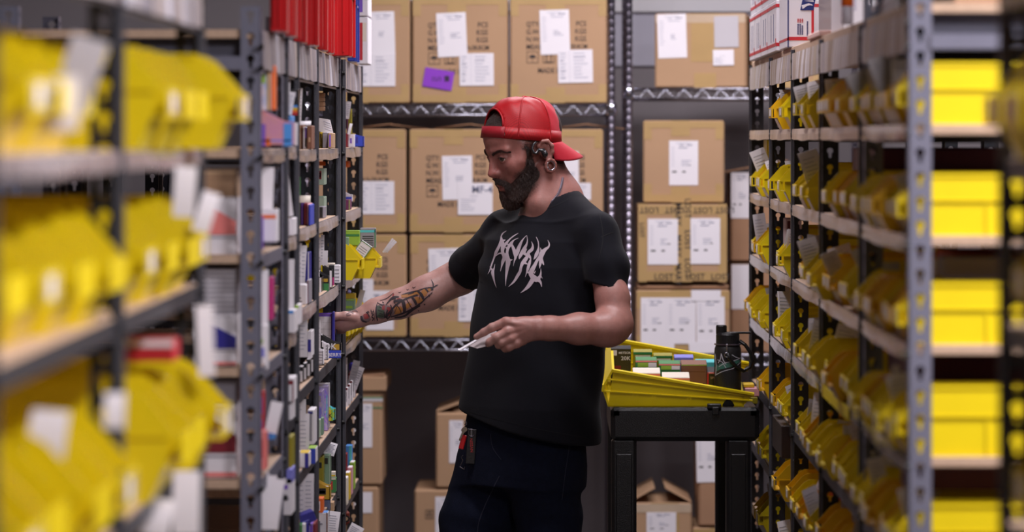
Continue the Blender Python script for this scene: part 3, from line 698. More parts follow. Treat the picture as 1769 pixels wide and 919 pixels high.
carton_box(1206, 740, 1310, 908, 'tall brown carton with a white form under the cart', tape='', m=CARD2, sheets=[(1203, 745, 1248, 833, -.02, 3), (1253, 745, 1290, 833, 0, 0)], z_override=zB(909))
carton_box(1196, 911, 1300, 930, 'tan carton supporting the tall brown carton under the cart', z_override=Z0, tape='L')
# ------------------------------------------------------------------ goods on the left racks
C_ = dict(white=PAPER, red=flat(190, 35, 45), dred=flat(125, 25, 40), blue=flat(50, 70, 190), navy=flat(45, 40, 140), green=flat(60, 130, 70), lime=flat(150, 190, 60),
          pale=flat(165, 185, 165), purple=flat(120, 80, 190), magenta=flat(190, 40, 120), orange=flat(235, 110, 40), yellow=flat(225, 190, 40), olive=flat(150, 140, 30),
          black=mat('black_carton', (.012, .012, .014), .4, coat=.3), grey=flat(150, 145, 155), lav=flat(130, 130, 215), teal=flat(90, 200, 205), coral=flat(235, 130, 125),
          brown=flat(130, 85, 65), tan=flat(190, 155, 120), pink=flat(220, 160, 170), gold=flat(190, 150, 40), sky=flat(80, 150, 225), plum=flat(105, 40, 85), sage=flat(120, 150, 125),
          cream=flat(225, 215, 200), holo=None, amber=flat(120, 45, 30))
def foil(name, cols, sc):
    m = mat(name, cols[0], .3, metal=.3); nt = m.node_tree; b = nt.nodes['Principled BSDF']; tc = nt.nodes.new('ShaderNodeTexCoord')
    n = nt.nodes.new('ShaderNodeTexNoise'); n.inputs['Scale'].default_value = sc; n.inputs['Distortion'].default_value = 1.2; nt.links.new(tc.outputs['Object'], n.inputs['Vector'])
    r = nt.nodes.new('ShaderNodeValToRGB'); e = r.color_ramp.elements; e[0].position = .3; e[0].color = (*cols[0], 1); e[1].position = .7; e[1].color = (*cols[1], 1)
    for i, c in enumerate(cols[2:]): x = e.new(.36+.09*i); x.color = (*c, 1)
    nt.links.new(n.outputs['Fac'], r.inputs[0]); nt.links.new(r.outputs[0], b.inputs['Base Color']); return m
C_['holo'] = foil('iridescent_foil', [(.45, .3, .75), (.5, .7, .65), (.75, .5, .6), (.35, .25, .85), (.6, .5, .7)], 30)
C_['rain'] = foil('rainbow_foil', [(.2, .8, .3), (.2, .9, .8), (.8, .85, .1), (.3, .9, .2), (.1, .6, .9)], 60)
C_['pastel'] = foil('pastel_foil', [(.3, .8, .7), (.9, .6, .3), (.7, .85, .5), (.9, .8, .85), (.5, .6, .9)], 14)
C_['corl'] = foil('coral_foil', [(.75, .25, .3), (.3, .35, .85), (.9, .35, .3), (.85, .4, .45), (.8, .35, .6)], 9)
def LX(px, Y): return (px-CX)*Y/FP
LT = {1: 'first', 2: 'second', 3: 'third', 4: 'fourth', 5: 'fifth', 6: 'sixth', 7: 'seventh'}
LB = {'B': 'grey left rack', 'C': 'near black bay left', 'D': 'far black bay left', 'E': 'last left bay'}
LZ = {'B': LLEVG, 'C': LLEV, 'D': LLEV, 'E': LLEVE}
def LBL(desc, lv, bay): return '%s, %s shelf, %s' % (desc, LT[lv], LB[bay])
def goods(bay, lv, x1, x2, y1, Y, desc, col, y2=None, th=.10, stripes=(), slope=0, top=None, name='carton', cat='carton', aisle=None, bev=.0012, lean=0):
    """carton whose camera side spans x1..x2 px at distance Y; it stands on shelf lv unless y2 is given"""
    X1, X2 = LX(x1, Y), LX(x2, Y); zt = CZ-(y1-CY)*Y/FP
    zb = LZ[bay][lv-1]+.0005 if y2 is None else CZ-(y2-CY)*Y/FP
    if zt-zb < .006: zt = zb+.02
    cx = (X1+X2)/2; w_ = X2-X1; h = zt-zb; q = MB()
    if slope:     # open display carton: the sides drop towards the aisle
        h2 = h*(1-slope); M = Matrix(((1, 0, 0, 0), (0, 0, -1, 0), (0, 1, 0, 0), (0, 0, 0, 1)))
        poly = [(-w_/2, 0), (w_/2, 0), (w_/2, h2), (w_/2-.3*w_, h2+.1*(h-h2)), (-w_/2, h)]
        for yy in (0, th): q.prism(poly, .0015, col, Matrix.Translation((0, yy+.0015, 0)) @ M)
        q.box(w_/2-.0015, w_/2, 0, th, 0, h2, aisle or col); q.box(-w_/2, w_/2, 0, th, 0, .002, col); q.box(-w_/2, -w_/2+.0015, 0, th, 0, h, PAPER)
        for i in range(3): q.rbox(-w_/2+.004, w_/2-.006, .006+i*th*.31, .003+(i+.9)*th*.31, .003, h2*.93, C_['grey'] if i % 2 else PAPER, .001)
    else:
        q.rbox(-w_/2, w_/2, 0, th, 0, h, col, bev)
        if aisle: q.box(w_/2, w_/2+.0006, .002, th-.002, .002, h-.002, aisle)
    if top: q.box(-w_/2+.001, w_/2-.001, .001, th-.001, h, h+.0008, top)
    if name == 'carton' and not slope:      # tuck flap seam
        q.box(-w_/2+.002, w_/2-.002, -.0004, 0, h*.97, h*.975, C_['grey'])
    for (u0, u1, v0, v1, c) in stripes:
        q.box(-w_/2+w_*u0, -w_/2+w_*u1, -.0007, 0, h*v0, h*v1*.999, C_[c] if isinstance(c, str) else c)
    return tag(obj(name, q, None, (cx, Y, zb), (0, lean, 0)), LBL(desc, lv, bay) if lv else desc, cat)
def lslip(bay, lv, x1, x2, y1, y2, Y, desc, m=None, tilt=0, yaw=0, lines=True, bend=.01):
    X1, X2 = LX(x1, Y), LX(x2, Y); z1, z2 = CZ-(y1-CY)*Y/FP, CZ-(y2-CY)*Y/FP
    lab = LBL(desc, lv, bay) if lv else desc
    return put_slip((X1+X2)/2, Y, z2, X2-X1, z1-z2, lab, m, tilt, yaw, None, bend, lines)
c = C_
# bay C (nearer black bay) -------------------------------------------------
goods('C', 1, 515, 523, 214, 7.96, 'slim brown carton', c['brown'], stripes=((.3, .6, 0, 1, 'tan'),))
goods('C', 1, 523.5, 530, 219, 7.95, 'slim white and purple carton', c['white'], stripes=((.5, .95, .5, .97, 'purple'), (.5, .9, .1, .5, 'black')))
goods('C', 1, 530.5, 538.5, 217, 7.94, 'reddish brown carton, front edge', c['brown'], stripes=((.3, .7, .3, .5, 'tan'),))
lslip('C', 1, 516, 520, 152, 214, 8.0, 'tall white slip', tilt=.04)
lslip('C', 1, 514, 537, 209, 216, 7.9, 'small white card flat on brown cartons', lines=False)
for i, (a, b, cc, cn) in enumerate(((511, 515, 'purple', 'purple'), (515, 520, 'sage', 'sage green'), (520, 524.5, 'purple', 'violet striped'), (525, 530.5, 'dred', 'dark red'), (530.5, 533, 'pink', 'pink'), (533, 536, 'blue', 'blue'))):
    goods('C', 2, a, b, 346+i*1.5, 7.93-i*.012, 'thin %s carton in a tight row' % cn, c[cc], th=.13)
goods('C', 2, 511, 514.5, 306, 8.0, 'tall narrow green carton', c['green'])
lslip('C', 2, 512, 536, 338, 350, 7.9, 'cream carton flap over the row', m=C_['cream'], lines=False)
for i, (a, b, y) in enumerate(((509, 517, 428), (514, 521, 420), (518, 526.5, 424))):
    lslip('C', 3, a, b, y, 492, 7.95+.02*i, '%s standing white paper' % ORD[i], tilt=.05*(i-1))
goods('C', 3, 527, 533.5, 436, 8.0, 'slim purple blue case', c['navy'], y2=487, stripes=((.75, 1, 0, 1, 'white'),))
goods('C', 3, 511, 529, 492, 7.86, 'white carton with black words', c['white'], stripes=((0, .06, 0, 1, 'red'), (.15, .5, .3, .36, 'black'), (.15, .6, .12, .18, 'black')))
goods('C', 3, 529.5, 534, 484, 7.9, 'narrow grey and red carton', c['grey'], stripes=((.4, .6, 0, 1, 'dred'),))
lslip('C', 4, 509.5, 531, 551, 617, 7.97, 'wide gridded white sheet', m=PAPER)
goods('C', 4, 531, 538, 572, 8.0, 'white and violet pouch', c['white'], y2=620, stripes=((.1, .9, .25, .7, 'navy'),))
for i, (a, b, y, yb) in enumerate(((505, 516, 648, 676), (515, 523, 634, 659), (523, 529, 628, 655), (529, 535.5, 621, 649), (536, 541, 613, 642))):
    goods('C', 4, a, b, y, 7.80+i*.06, '%s dark carton with white end in the slanting row' % ORD[i], c['black'], th=.05, y2=yb, stripes=((.25, .95, 0, .72, 'white'),), top=PAPER)
goods('C', 4, 505, 512, 640, 7.72, 'low black carton under the slanting row', c['black'])
lslip('C', 5, 508, 528, 690, 782, 7.95, 'tall ruled white sheet, back')
lslip('C', 5, 516, 534, 715, 785, 7.9, 'tall ruled white sheet, front')
goods('C', 5, 531, 542.5, 708, 7.98, 'white frame-shaped pack', c['white'], y2=768, stripes=((.15, .7, .1, .9, 'grey'), (.1, .8, .88, .95, 'navy')))
goods('C', 5, 508, 515, 783, 7.66, 'white carton with violet edge', c['white'], th=.08, y2=811, stripes=((.8, 1, 0, 1, 'navy'),))
goods('C', 5, 516, 533, 783, 7.74, 'white carton with purple side', c['white'], th=.08, y2=808, stripes=((.62, 1, 0, 1, 'navy'),), top=C_['yellow'])
goods('C', 5, 531, 545, 775, 7.88, 'white carton with blue side and green lid edge', c['white'], th=.08, y2=801, stripes=((.3, 1, 0, 1, 'blue'),), top=C_['lime'])
lslip('C', 6, 509, 527, 824, 905, 7.9, 'tall lined white sheet, left')
lslip('C', 6, 525, 542, 819, 890, 7.95, 'tall lined white sheet, right')
q = MB(); q.rbox(-.018, .018, 0, .05, 0, .022, c['navy'], .001); q.box(-.012, .002, -.0007, 0, .006, .008, c['lav'])
tag(obj('carton', q, None, (LX(535, 7.85), 7.83, CZ-(902-CY)*7.85/FP), (0, -.35, .2)), 'glossy dark blue carton tilted on lined sheets, low on the left rack', 'carton')
for i, (a, b, cc) in enumerate(((508, 514, 'gold'), (514, 521, 'green'), (521, 527, 'white'), (527, 533, 'navy'), (533, 539, 'purple'), (539, 544, 'dred'))):
    goods('C', 6, a, b, 903+(-i % 3)*2, 7.75+i*.025, '%s carton in the bottom row' % ['gold', 'green', 'white', 'dark blue', 'purple', 'crimson'][i], c[cc], th=.1, stripes=((.1, .3, 0, 1, 'white'),))
# between the grey rack and the black rack / nearer part
goods('C', 1, 502, 516, 154, 7.45, 'black carton with rainbow bars', c['black'], y2=209, th=.03, stripes=((.15, .85, .42, .50, 'sky'), (.15, .85, .34, .42, 'yellow'), (.15, .85, .26, .34, 'orange'), (.15, .85, .18, .26, 'red'), (.3, .7, .75, .92, 'grey')))
lslip('C', 1, 490, 504, 158, 198, 7.4, 'white slip left of the rainbow carton', tilt=.15)
lslip('C', 1, 489, 501, 138, 158, 7.45, 'small white tag above the slip')
goods('C', 1, 489, 503, 200, 7.3, 'blue white carton end', c['sky'], y2=250, th=.1)
lslip('C', 1, 504, 514, 212, 251, 7.3, 'white pouch hanging from pink display', lines=False)
lslip('C', 2, 489, 507, 281, 374, 7.35, 'very tall white paper', tilt=-.12, lines=False)
goods('C', 2, 489, 499, 379, 7.3, 'small white carton, left of pair', c['white'], y2=409, stripes=((0, .1, 0, 1, 'red'),))
goods('C', 2, 499.5, 507, 377, 7.32, 'small white carton, right of pair', c['white'], y2=407)
lslip('C', 3, 489, 508, 448, 533, 7.3, 'very tall blank white paper', lines=False)
lslip('C', 3, 489, 500, 452, 533, 7.26, 'white paper strip before the blank one')
goods('C', 3, 487, 509, 536, 7.22, 'white display carton with light blue flap', c['white'], y2=575, stripes=((0, .9, .85, 1, 'sky'), (.45, .5, 0, .8, 'red')))
goods('C', 3, 509.5, 516, 527, 7.3, 'white carton with lime corner', c['white'], y2=562, stripes=((0, 1, .85, 1, 'lime'),))
goods('C', 4, 487, 507, 653, 7.2, 'white carton with red border', c['white'], y2=694, stripes=((0, 1, .72, .9, 'dred'), (.9, 1, 0, .7, 'dred'), (.1, .6, .3, .6, 'teal')))
goods('C', 4, 489, 504, 695, 7.22, 'plain white carton under red bordered one', c['white'], y2=726)
goods('C', 5, 487, 494.5, 768, 7.2, 'orange carton, slim', c['orange'], y2=824)
goods('C', 5, 495, 503.5, 755, 7.22, 'tall olive yellow carton', c['olive'], y2=812)
goods('C', 5, 494, 504, 811, 7.18, 'lavender carton', c['lav'], y2=836)
goods('C', 6, 487, 504, 826, 7.18, 'white and violet carton stack', c['white'], y2=890, stripes=((.1, .6, .7, .82, 'purple'), (.1, .7, .42, .48, 'grey')))
# bay D ---------------------------------------------------------------------
q = MB(); q.prism([(-.022, 0), (.024, -.004), (.002, .030), (-.004, .030), (-.022, .026)], .0015, PAPER, Matrix(((1, 0, 0, 0), (0, 0, -1, 0), (0, 1, 0, 0), (0, 0, 0, 1))) @ Matrix.Scale(1.1, 4))
for i in range(4): q.box(-.012+i*.003, .006+i*.003, -.0022, -.0017, .024-i*.005, .0252-i*.005, INKL)
tag(obj('price_card', q, None, (LX(561, 8.75), 8.75, CZ-(229-CY)*8.75/FP), (0, .35, 0)), 'tilted white price card, first shelf, farther bay of black left rack', 'price card')
for i, (a, b, cc, cn, st) in enumerate(((546.5, 552, 'black', 'black', ()), (552, 556.5, 'yellow', 'yellow', ((.3, .7, .1, .9, 'black'),)), (557, 566, 'grey', 'grey', ((0, .08, 0, 1, 'black'),)), (566, 575, 'tan', 'tan and purple', ((0, .15, 0, 1, 'black'), (.3, .6, .1, .9, 'purple'))))):
    goods('D', 1, a, b, 227+i, 8.72-i*.02, '%s carton in the little row' % cn, c[cc], stripes=st)
for i in range(4): goods('D', 1, 546, 560, 160+8*i, 8.9, '%s brown card layer in the back stack' % ORD[i], CARD2, y2=167.5+8*i, th=.05, name='cardboard_sheet', cat='cardboard sheet')
goods('D', 2, 546.5, 560, 340, 8.75, 'pale green carton, lower', c['pale'], top=C_['sage'], stripes=((0, .1, .6, .95, 'red'), (.1, .5, .45, .52, 'sage')))
goods('D', 2, 546.5, 560, 291, 8.75, 'pale green carton with small red mark, upper', c['pale'], y2=319.5, stripes=((.3, .65, .35, .85, 'dred'), (.4, .55, .45, .75, 'white')))
goods('D', 2, 549, 559.5, 357, 8.6, 'small dark grey frame', c['grey'], stripes=((.3, .8, .05, .95, 'black'),))
goods('D', 2, 546, 562, 279, 8.95, 'red strip of carton at the back', c['orange'], y2=286)
lslip('D', 3, 546.5, 554, 410, 470, 8.75, 'white paper, left of three'); lslip('D', 3, 554, 560, 406, 458, 8.8, 'white paper, middle of three'); lslip('D', 3, 557, 566, 433, 458, 8.7, 'short white paper, right of three', lines=False)
goods('D', 3, 546.5, 555, 473, 8.5, 'black and green carton, left', c['black'], y2=507, slope=.2, stripes=((0, .6, 0, .35, 'green'), (.62, 1, 0, .8, 'white')))
goods('D', 3, 550, 568, 468, 8.60, 'black carton with green foot and gold window', c['black'], y2=503, th=.04, slope=.25, stripes=((.45, 1, .02, .38, 'green'), (.45, .9, .46, .62, 'gold')))
goods('D', 3, 557, 573, 458, 8.70, 'black carton with white data side', c['black'], y2=496, th=.04, slope=.2, stripes=((.78, 1, 0, .75, 'white'),))
goods('D', 3, 568, 577, 458, 8.74, 'black and magenta carton', c['black'], y2=493, th=.04, stripes=((.5, 1, 0, .4, 'magenta'),))
o = goods('D', 3, 577, 587, 458, 8.76, 'white data carton sticking into the aisle', c['white'], y2=489, th=.04, stripes=[(.15, .9, .12+.2*i, .17+.2*i, 'grey') for i in range(4)])
goods('D', 3, 557, 577, 455, 8.80, 'white open carton lid behind the black ones', c['cream'], y2=462, th=.05)
goods('D', 4, 546.5, 574, 541, 8.83, 'violet case with a gridded white sheet', c['purple'], y2=622, th=.02, stripes=[(.0, .93, .02, .93, 'white')]+[(.0, .93, .1+.14*i, .105+.14*i, 'grey') for i in range(6)]+[(.2+.24*i, .205+.24*i, .02, .93, 'grey') for i in range(4)])
goods('D', 4, 573.5, 577, 539, 8.81, 'dark violet case edge', c['navy'], y2=615, th=.04)
lslip('D', 4, 546.5, 553.5, 553, 601, 8.7, 'narrow ruled slip')
o = goods('D', 4, 554, 589, 578, 8.55, 'black and blue OK BERRY carton', c['black'], y2=619, th=.04, slope=.38, stripes=((.35, 1, .02, .34, 'blue'), (.62, .92, .36, .60, 'gold')))
q = MB(); q.text('BERRY', .0115, PAPER, (-.0075, -.0012, .0045)); q.text('OK', .020, PAPER, (-.0165, -.0012, .0215)); obj('printed_words', q, o)
goods('D', 4, 546.5, 558, 601, 8.4, 'white data carton, low left', c['white'], y2=631, th=.04, slope=.15, stripes=[(.35, .95, .1+.16*i, .15+.16*i, 'grey') for i in range(5)])
goods('D', 4, 555, 566, 590, 8.48, 'white and orange data carton', c['white'], y2=622, th=.04, slope=.15, stripes=[(0, .35, 0, .4, 'orange'), (0, .35, .4, .7, 'black')]+[(.7, .95, .1+.16*i, .15+.16*i, 'grey') for i in range(5)])
goods('D', 5, 546.5, 569, 662, 8.8, 'white tall carton behind the foil one', c['white'], th=.03)
goods('D', 5, 546.5, 566, 667, 8.72, 'tall iridescent purple foil carton', c['holo'], th=.05, stripes=((.5, .75, .35, .4, 'navy'), (.45, .7, .8, .95, 'navy'), (.9, .97, .3, .8, 'teal')))
goods('D', 5, 547, 556, 676, 8.62, 'narrow silver green foil carton', c['holo'], stripes=((.4, .9, 0, .6, 'lav'), (.2, .8, .75, .9, 'grey')))
goods('D', 5, 565, 578.5, 700, 8.8, 'small rainbow carton with black K', c['rain'], y2=727, th=.04, slope=.25, stripes=((0, .5, 0, .7, 'yellow'), (.5, .75, 0, .7, 'lime')))
q = MB(); q.text('K', .014, PRINT, (-.006, -.0012, .008)); obj('printed_letter', q, COL.objects[-1] if False else [o for o in COL.objects if o.get('label', '').startswith('small rainbow carton')][0])
goods('D', 5, 546.5, 553, 725, 8.45, 'pale foil carton, first of small row', c['pale'], y2=756, th=.04); goods('D', 5, 553.5, 558, 722, 8.5, 'green foil carton, second of small row', c['sage'], y2=752, th=.04)
goods('D', 6, 546.5, 558, 789, 8.6, 'yellow olive carton', c['olive'], y2=838, th=.06, stripes=((.0, .25, 0, 1, 'grey'), (.3, .8, .6, .8, 'black')))
goods('D', 6, 558.5, 570, 786, 8.66, 'tall grey green carton', c['sage'], y2=838, th=.06, stripes=((.2, .7, .7, .9, 'black'), (.9, 1, 0, 1, 'pale')))
lslip('D', 6, 558, 577, 764, 786, 8.7, 'ruled sheet lying slanted on top', tilt=.3)
goods('D', 6, 546.5, 570, 831, 8.50, 'gold and black display carton', c['gold'], th=.05, y2=864, slope=.3, stripes=((.15, .7, .3, .62, 'black'), (.2, .65, .35, .5, 'white')))
goods('D', 6, 571, 580, 826, 8.85, 'small green carton with red label', c['green'], y2=851, th=.04, stripes=((0, .4, .2, .8, 'red'), (0, 1, .9, 1, 'cream')))
goods('D', 6, 571, 579, 815, 8.86, 'white and yellow carton behind the green', c['cream'], y2=826, th=.03, stripes=((0, 1, .3, .5, 'yellow'),))
goods('D', 7, 545.5, 558, 861, 8.3, 'bright red orange carton', c['orange'], y2=886, th=.05, stripes=((.1, .6, .15, .8, 'white'), (.2, .5, .25, .6, 'black')))
goods('D', 7, 560, 569, 858, 8.6, 'slate blue carton', flat(90, 100, 130), y2=882, th=.05)
goods('D', 7, 544, 566, 886, 8.3, 'white carton with brown edge', c['white'], y2=920, th=.05, stripes=((.9, 1, 0, 1, 'brown'), (.3, .6, .4, .48, 'grey')), top=C_['sky'])
lslip('D', 7, 563, 583, 884, 925, 8.65, 'large ruled sheet leaning out', tilt=.12)
goods('D', 7, 569, 576, 868, 8.7, 'small brown and white carton', c['tan'], y2=885, th=.05)
# bay E ---------------------------------------------------------------------
lslip('E', 1, 593.5, 603, 175, 205, 9.72, 'white slip above purple pouch', tilt=.12); lslip('E', 1, 600, 605, 213, 232, 9.6, 'narrow white slip', tilt=.2, lines=False)
goods('E', 1, 599, 607.5, 188, 9.8, 'olive pouch', c['olive'], y2=232, th=.02, stripes=((0, .3, 0, 1, 'plum'),))
goods('E', 1, 593.5, 601, 230, 9.6, 'dark red carton', c['dred']); goods('E', 1, 601.5, 612, 232, 9.62, 'white carton with purple letters', c['white'], stripes=((.3, .6, .3, .7, 'purple'),))
goods('E', 1, 612, 628, 232, 9.66, 'bright blue carton sticking into the aisle', c['blue'], y2=254, th=.04, slope=.15, stripes=((.15, .4, .3, .8, 'navy'),))
goods('E', 2, 594, 608, 331, 9.7, 'white and blue pouch', c['white'], y2=349, th=.03, slope=.3, stripes=((.2, 1, .1, .5, 'blue'),)); goods('E', 2, 593.5, 604, 345, 9.6, 'plum carton', c['plum'], stripes=((.9, 1, 0, 1, 'lime'),))
goods('E', 2, 593, 602, 278, 9.9, 'orange red strip at the back', c['orange'], y2=289); goods('E', 2, 594, 606, 360-6, 9.5, 'black pouch', c['black'], y2=364) if False else None
for i, (xl, Y, H) in enumerate(((-.478, 9.27, .093), (-.438, 9.385, .093), (-.448, 9.50, .093))):
    put_bin(-1, xl, Y, LLEVE[2], 'bright yellow bin jutting into the aisle above the forearm, %s from the post' % ORD[i], 'yellow bins above the forearm', H=H, L=.34, card=False)
for i in range(7):
    put_bin(-1, -.515+.004*i, 9.29+.11*i, LLEVE[3], 'yellow bin in the row under the forearm, %s from the near post' % ORD[i], 'yellow bins under the forearm', L=.32, card=False)
goods('E', 3, 592, 621, 398, 9.33, 'long green carton lying in the yellow bins', c['lime'], y2=424, th=.03, stripes=((0, 1, .6, .75, 'green'),))
goods('E', 3, 593, 602, 410, 9.24, 'small sage carton with number one', c['sage'], y2=430, th=.03)
goods('E', 3, 622, 649, 394, 9.39, 'grey green carton with black lines standing in the bin', c['grey'], y2=428, th=.03, stripes=[(0, 1, .78, .9, 'teal'), (.93, 1, 0, .95, 'green')]+[(.15, .85, .12+.11*i, .16+.11*i, 'black') for i in range(5)])
q = MB(); q.rbox(-.0165, .0165, 0, .02, 0, .043, c['white'], .001); [q.box(-.011, .011, -.0007, 0, .01+.006*i, .0115+.006*i, c['grey']) for i in range(4)]; q.box(-.0165, -.0145, -.0008, 0, 0, .043, c['sage']); q.box(.0145, .0165, -.0008, 0, 0, .043, c['green']); q.box(-.0165, .0165, -.0008, 0, .041, .043, c['green'])
tag(obj('carton', q, None, (LX(619, 9.3)-.004, 9.325, CZ-(445-CY)*9.3/FP), (0, .62, 0)), 'white and green carton tilted between the two bright yellow bins', 'carton')
for i in range(3): lslip('E', 3, 660+3*i, 663.2+3*i, 407+2*i, 436, 9.40+.03*i, '%s white slip fanned out of the bins' % ORD[i], tilt=.62+.05*i, lines=False)
goods('E', 4, 592.5, 613, 517, 9.36, 'sage green carton with pale letters', c['sage'], y2=538, th=.04, stripes=((.2, .8, .25, .45, 'lime'), (0, 1, .9, 1, 'lime')))
goods('E', 4, 593, 613, 508, 9.42, 'yellow lid carton behind the sage one', c['yellow'], y2=518, th=.06)
lslip('E', 4, 613, 622, 500, 536, 9.5, 'white slip standing behind the wrist', tilt=.25, lines=False); goods('E', 4, 597, 605, 500, 9.7, 'lavender ball-shaped pack', c['lav'], y2=510, th=.05, bev=.02)
for i, (a, b, y, t_) in enumerate(((592, 600, 618, 0), (598, 610, 622, .25), (604, 616, 632, .35))): lslip('E', 5, a, b, y, 672, 9.6+.03*i, '%s translucent white sheet in the fan' % ORD[i], tilt=t_, m=GPAPER if i == 1 else PAPER)
q = MB(); q.lathe([(0, 0), (.0105, 0), (.0105, .062), (.006, .068), (.006, .07), (.009, .071), (.009, .086), (0, .088)], c['pink'], n=18); q.lathe([(.0107, .058), (.0107, .064)], c['dred'], n=18)
o = tag(obj('bottle', q, None, (LX(608, 9.85), 9.86, LLEVE[4]+.001), smooth=True), 'pink bottle with a red neck on the fifth shelf at far left', 'bottle')
q = MB(); q.lathe([(0, .071), (.0093, .071), (.0093, .087), (.005, .093), (0, .094)], c['navy'], n=16); obj('cap', q, o, smooth=True)
for i in range(5): goods('E', 5, 592.5+4*i, 596.5+4*i, 676-6*i, 9.45+.05*i, '%s small white carton in the slanting row' % ORD[i], c['white'], y2=711-6*i, th=.04, stripes=((.3, .7, .3, .8, 'grey'), (0, 1, .9, 1, 'dred')))
goods('E', 6, 597, 607.5, 770, 9.7, 'sky blue carton', c['sky'], y2=812, th=.05, stripes=((.6, 1, 0, 1, 'teal'),)); goods('E', 6, 593, 599, 784, 9.5, 'red slim carton', c['dred'], y2=829, th=.05)
lslip('E', 6, 592, 596.5, 760, 835, 9.45, 'narrow tall white sheet')
for i, cc in enumerate(('cream', 'yellow', 'pink', 'lime')): goods('E', 6, 592+4*i, 600+4*i, 826-9*i, 9.35+.1*i, '%s carton with pale top in the stepped row' % ['cream', 'yellow', 'pink', 'lime'][i], c[cc], y2=873-9*i, th=.06, top=PAPER)
goods('E', 7, 593, 603, 883, 9.4, 'amber and red carton with round emblem', c['amber'], y2=908, th=.03, bev=.006); q = MB(); q.tube([(0, -.001, .018), (0, -.002, .018)], .009, c['black'], 16); q.tube([(0, -.0015, .018), (0, -.0025, .018)], .005, c['tan'], 16); obj('round_emblem', q, [o for o in COL.objects if o.get('label', '').startswith('amber and red')][0])
lslip('E', 7, 592, 616, 905, 935, 9.5, 'pale sheets spilling at the bottom', tilt=.5)
# grey rack (soft focus) -------------------------------------------------------
goods('B', 1, 447, 466, 113, 6.75, 'tall pastel foil carton, teal and pink', c['pastel'], th=.06, y2=190, stripes=((.0, .3, .0, .5, 'pink'), (.8, 1, 0, 1, 'gold'), (.2, .6, .6, .95, 'lime')))
goods('B', 1, 466.5, 474, 113, 6.78, 'tall orange brown carton', c['orange'], y2=190, th=.06, stripes=((0, .4, 0, 1, 'brown'),))
goods('B', 1, 447, 505, 189, 6.70, 'wide coral and blue display carton', c['corl'], y2=252, th=.06, slope=.35, stripes=((0, .2, 0, .6, 'purple'), (.74, 1, 0, .62, 'sky'), (.2, .35, .0, .2, 'orange'), (.05, .95, .12, .17, 'lav')))
lslip('B', 2, 447, 471, 289, 362, 6.8, 'tall white paper, soft', lines=False, tilt=.03)
goods('B', 2, 452, 478, 362, 6.75, 'white carton with orange band', c['white'], y2=418, th=.06, stripes=((0, .95, .72, .84, 'orange'),)); goods('B', 2, 446, 452, 375, 6.7, 'violet striped carton', c['purple'], y2=432, th=.05, stripes=((.4, .7, 0, 1, 'pink'),))
lslip('B', 3, 446, 463, 466, 562, 6.8, 'white pouch, tall and soft', lines=False); goods('B', 3, 463.5, 470, 479, 6.82, 'magenta slim carton', c['magenta'], y2=553, th=.06)
goods('B', 3, 446, 460, 562, 6.72, 'white and lilac pack', c['white'], y2=640, th=.06, stripes=((0, .8, .3, .5, 'lav'), (.1, .6, .6, .7, 'lime')))
goods('B', 4, 447, 455, 676, 6.75, 'red carton with violet foil', c['red'], y2=746, th=.05, stripes=((.0, .8, .45, .85, 'purple'), (0, .8, .1, .3, 'purple')))
lslip('B', 4, 457, 478, 694, 748, 6.75, 'blank white card tilted', tilt=.2, lines=False); goods('B', 4, 462, 473, 745, 6.78, 'blue and cream carton', c['sky'], y2=760, th=.05)
goods('B', 4, 447, 459, 746, 6.7, 'salmon carton', c['coral'], y2=812, th=.06, stripes=((0, .6, .3, .8, 'red'),))
for i in range(3): lslip('B', 5, 446+9*i, 462+9*i, 818+6*i, 915, 6.72+.03*i, '%s crumpled white plastic bag' % ORD[i], lines=False, bend=.03, tilt=.06*i)
# boxes seen end-on in the near end of the grey rack, past the post
def endbox(x1, x2, y1, y2, Y, lab, col, stripes=(), th=.2):
    return goods('B', 0, x1, x2, y1, Y, lab, col, y2=y2, th=th, stripes=stripes)
endbox(330, 408, 292, 365, 6.62, 'stack of brown boards behind the grey post, second shelf', C_['tan'], [(0, 1, .1*i, .1*i+.03, 'brown') for i in range(9)])
def wedge(o, pts, m):
    q = MB(); q.prism(pts, .001, m, Matrix.Translation((0, -.0012, 0)) @ Matrix(((1, 0, 0, 0), (0, 0, -1, 0), (0, 1, 0, 0), (0, 0, 0, 1)))); obj('printed_panel', q, o)
for (ya, yb, col, cn) in ((340, 440, 'coral', 'salmon'), (545, 632, 'navy', 'blue and purple'), (700, 826, 'dred', 'brick red')):
    o = endbox(330, 408, ya, yb, 6.61, 'large white carton with %s diagonal panel behind the grey post' % cn, C_['white'], [(.3, 1, .28, .31, 'grey')]+([(.3, 1, .02, .08, 'coral')] if cn != 'salmon' else []))
    hh = (yb-ya)*6.61/FP; wedge(o, [(-.035, hh*.35), (.0411, hh*.35), (.0411, hh*.58), (-.035, hh*.99)], C_[col])
endbox(330, 408, 462, 544, 6.62, 'thick stack of white sheets behind the grey post, third shelf', C_['grey'], [(0, 1, .1*i, .1*i+.04, 'white') for i in range(10)])
endbox(330, 408, 655, 699, 6.62, 'grey folded packing behind the grey post', C_['grey'])
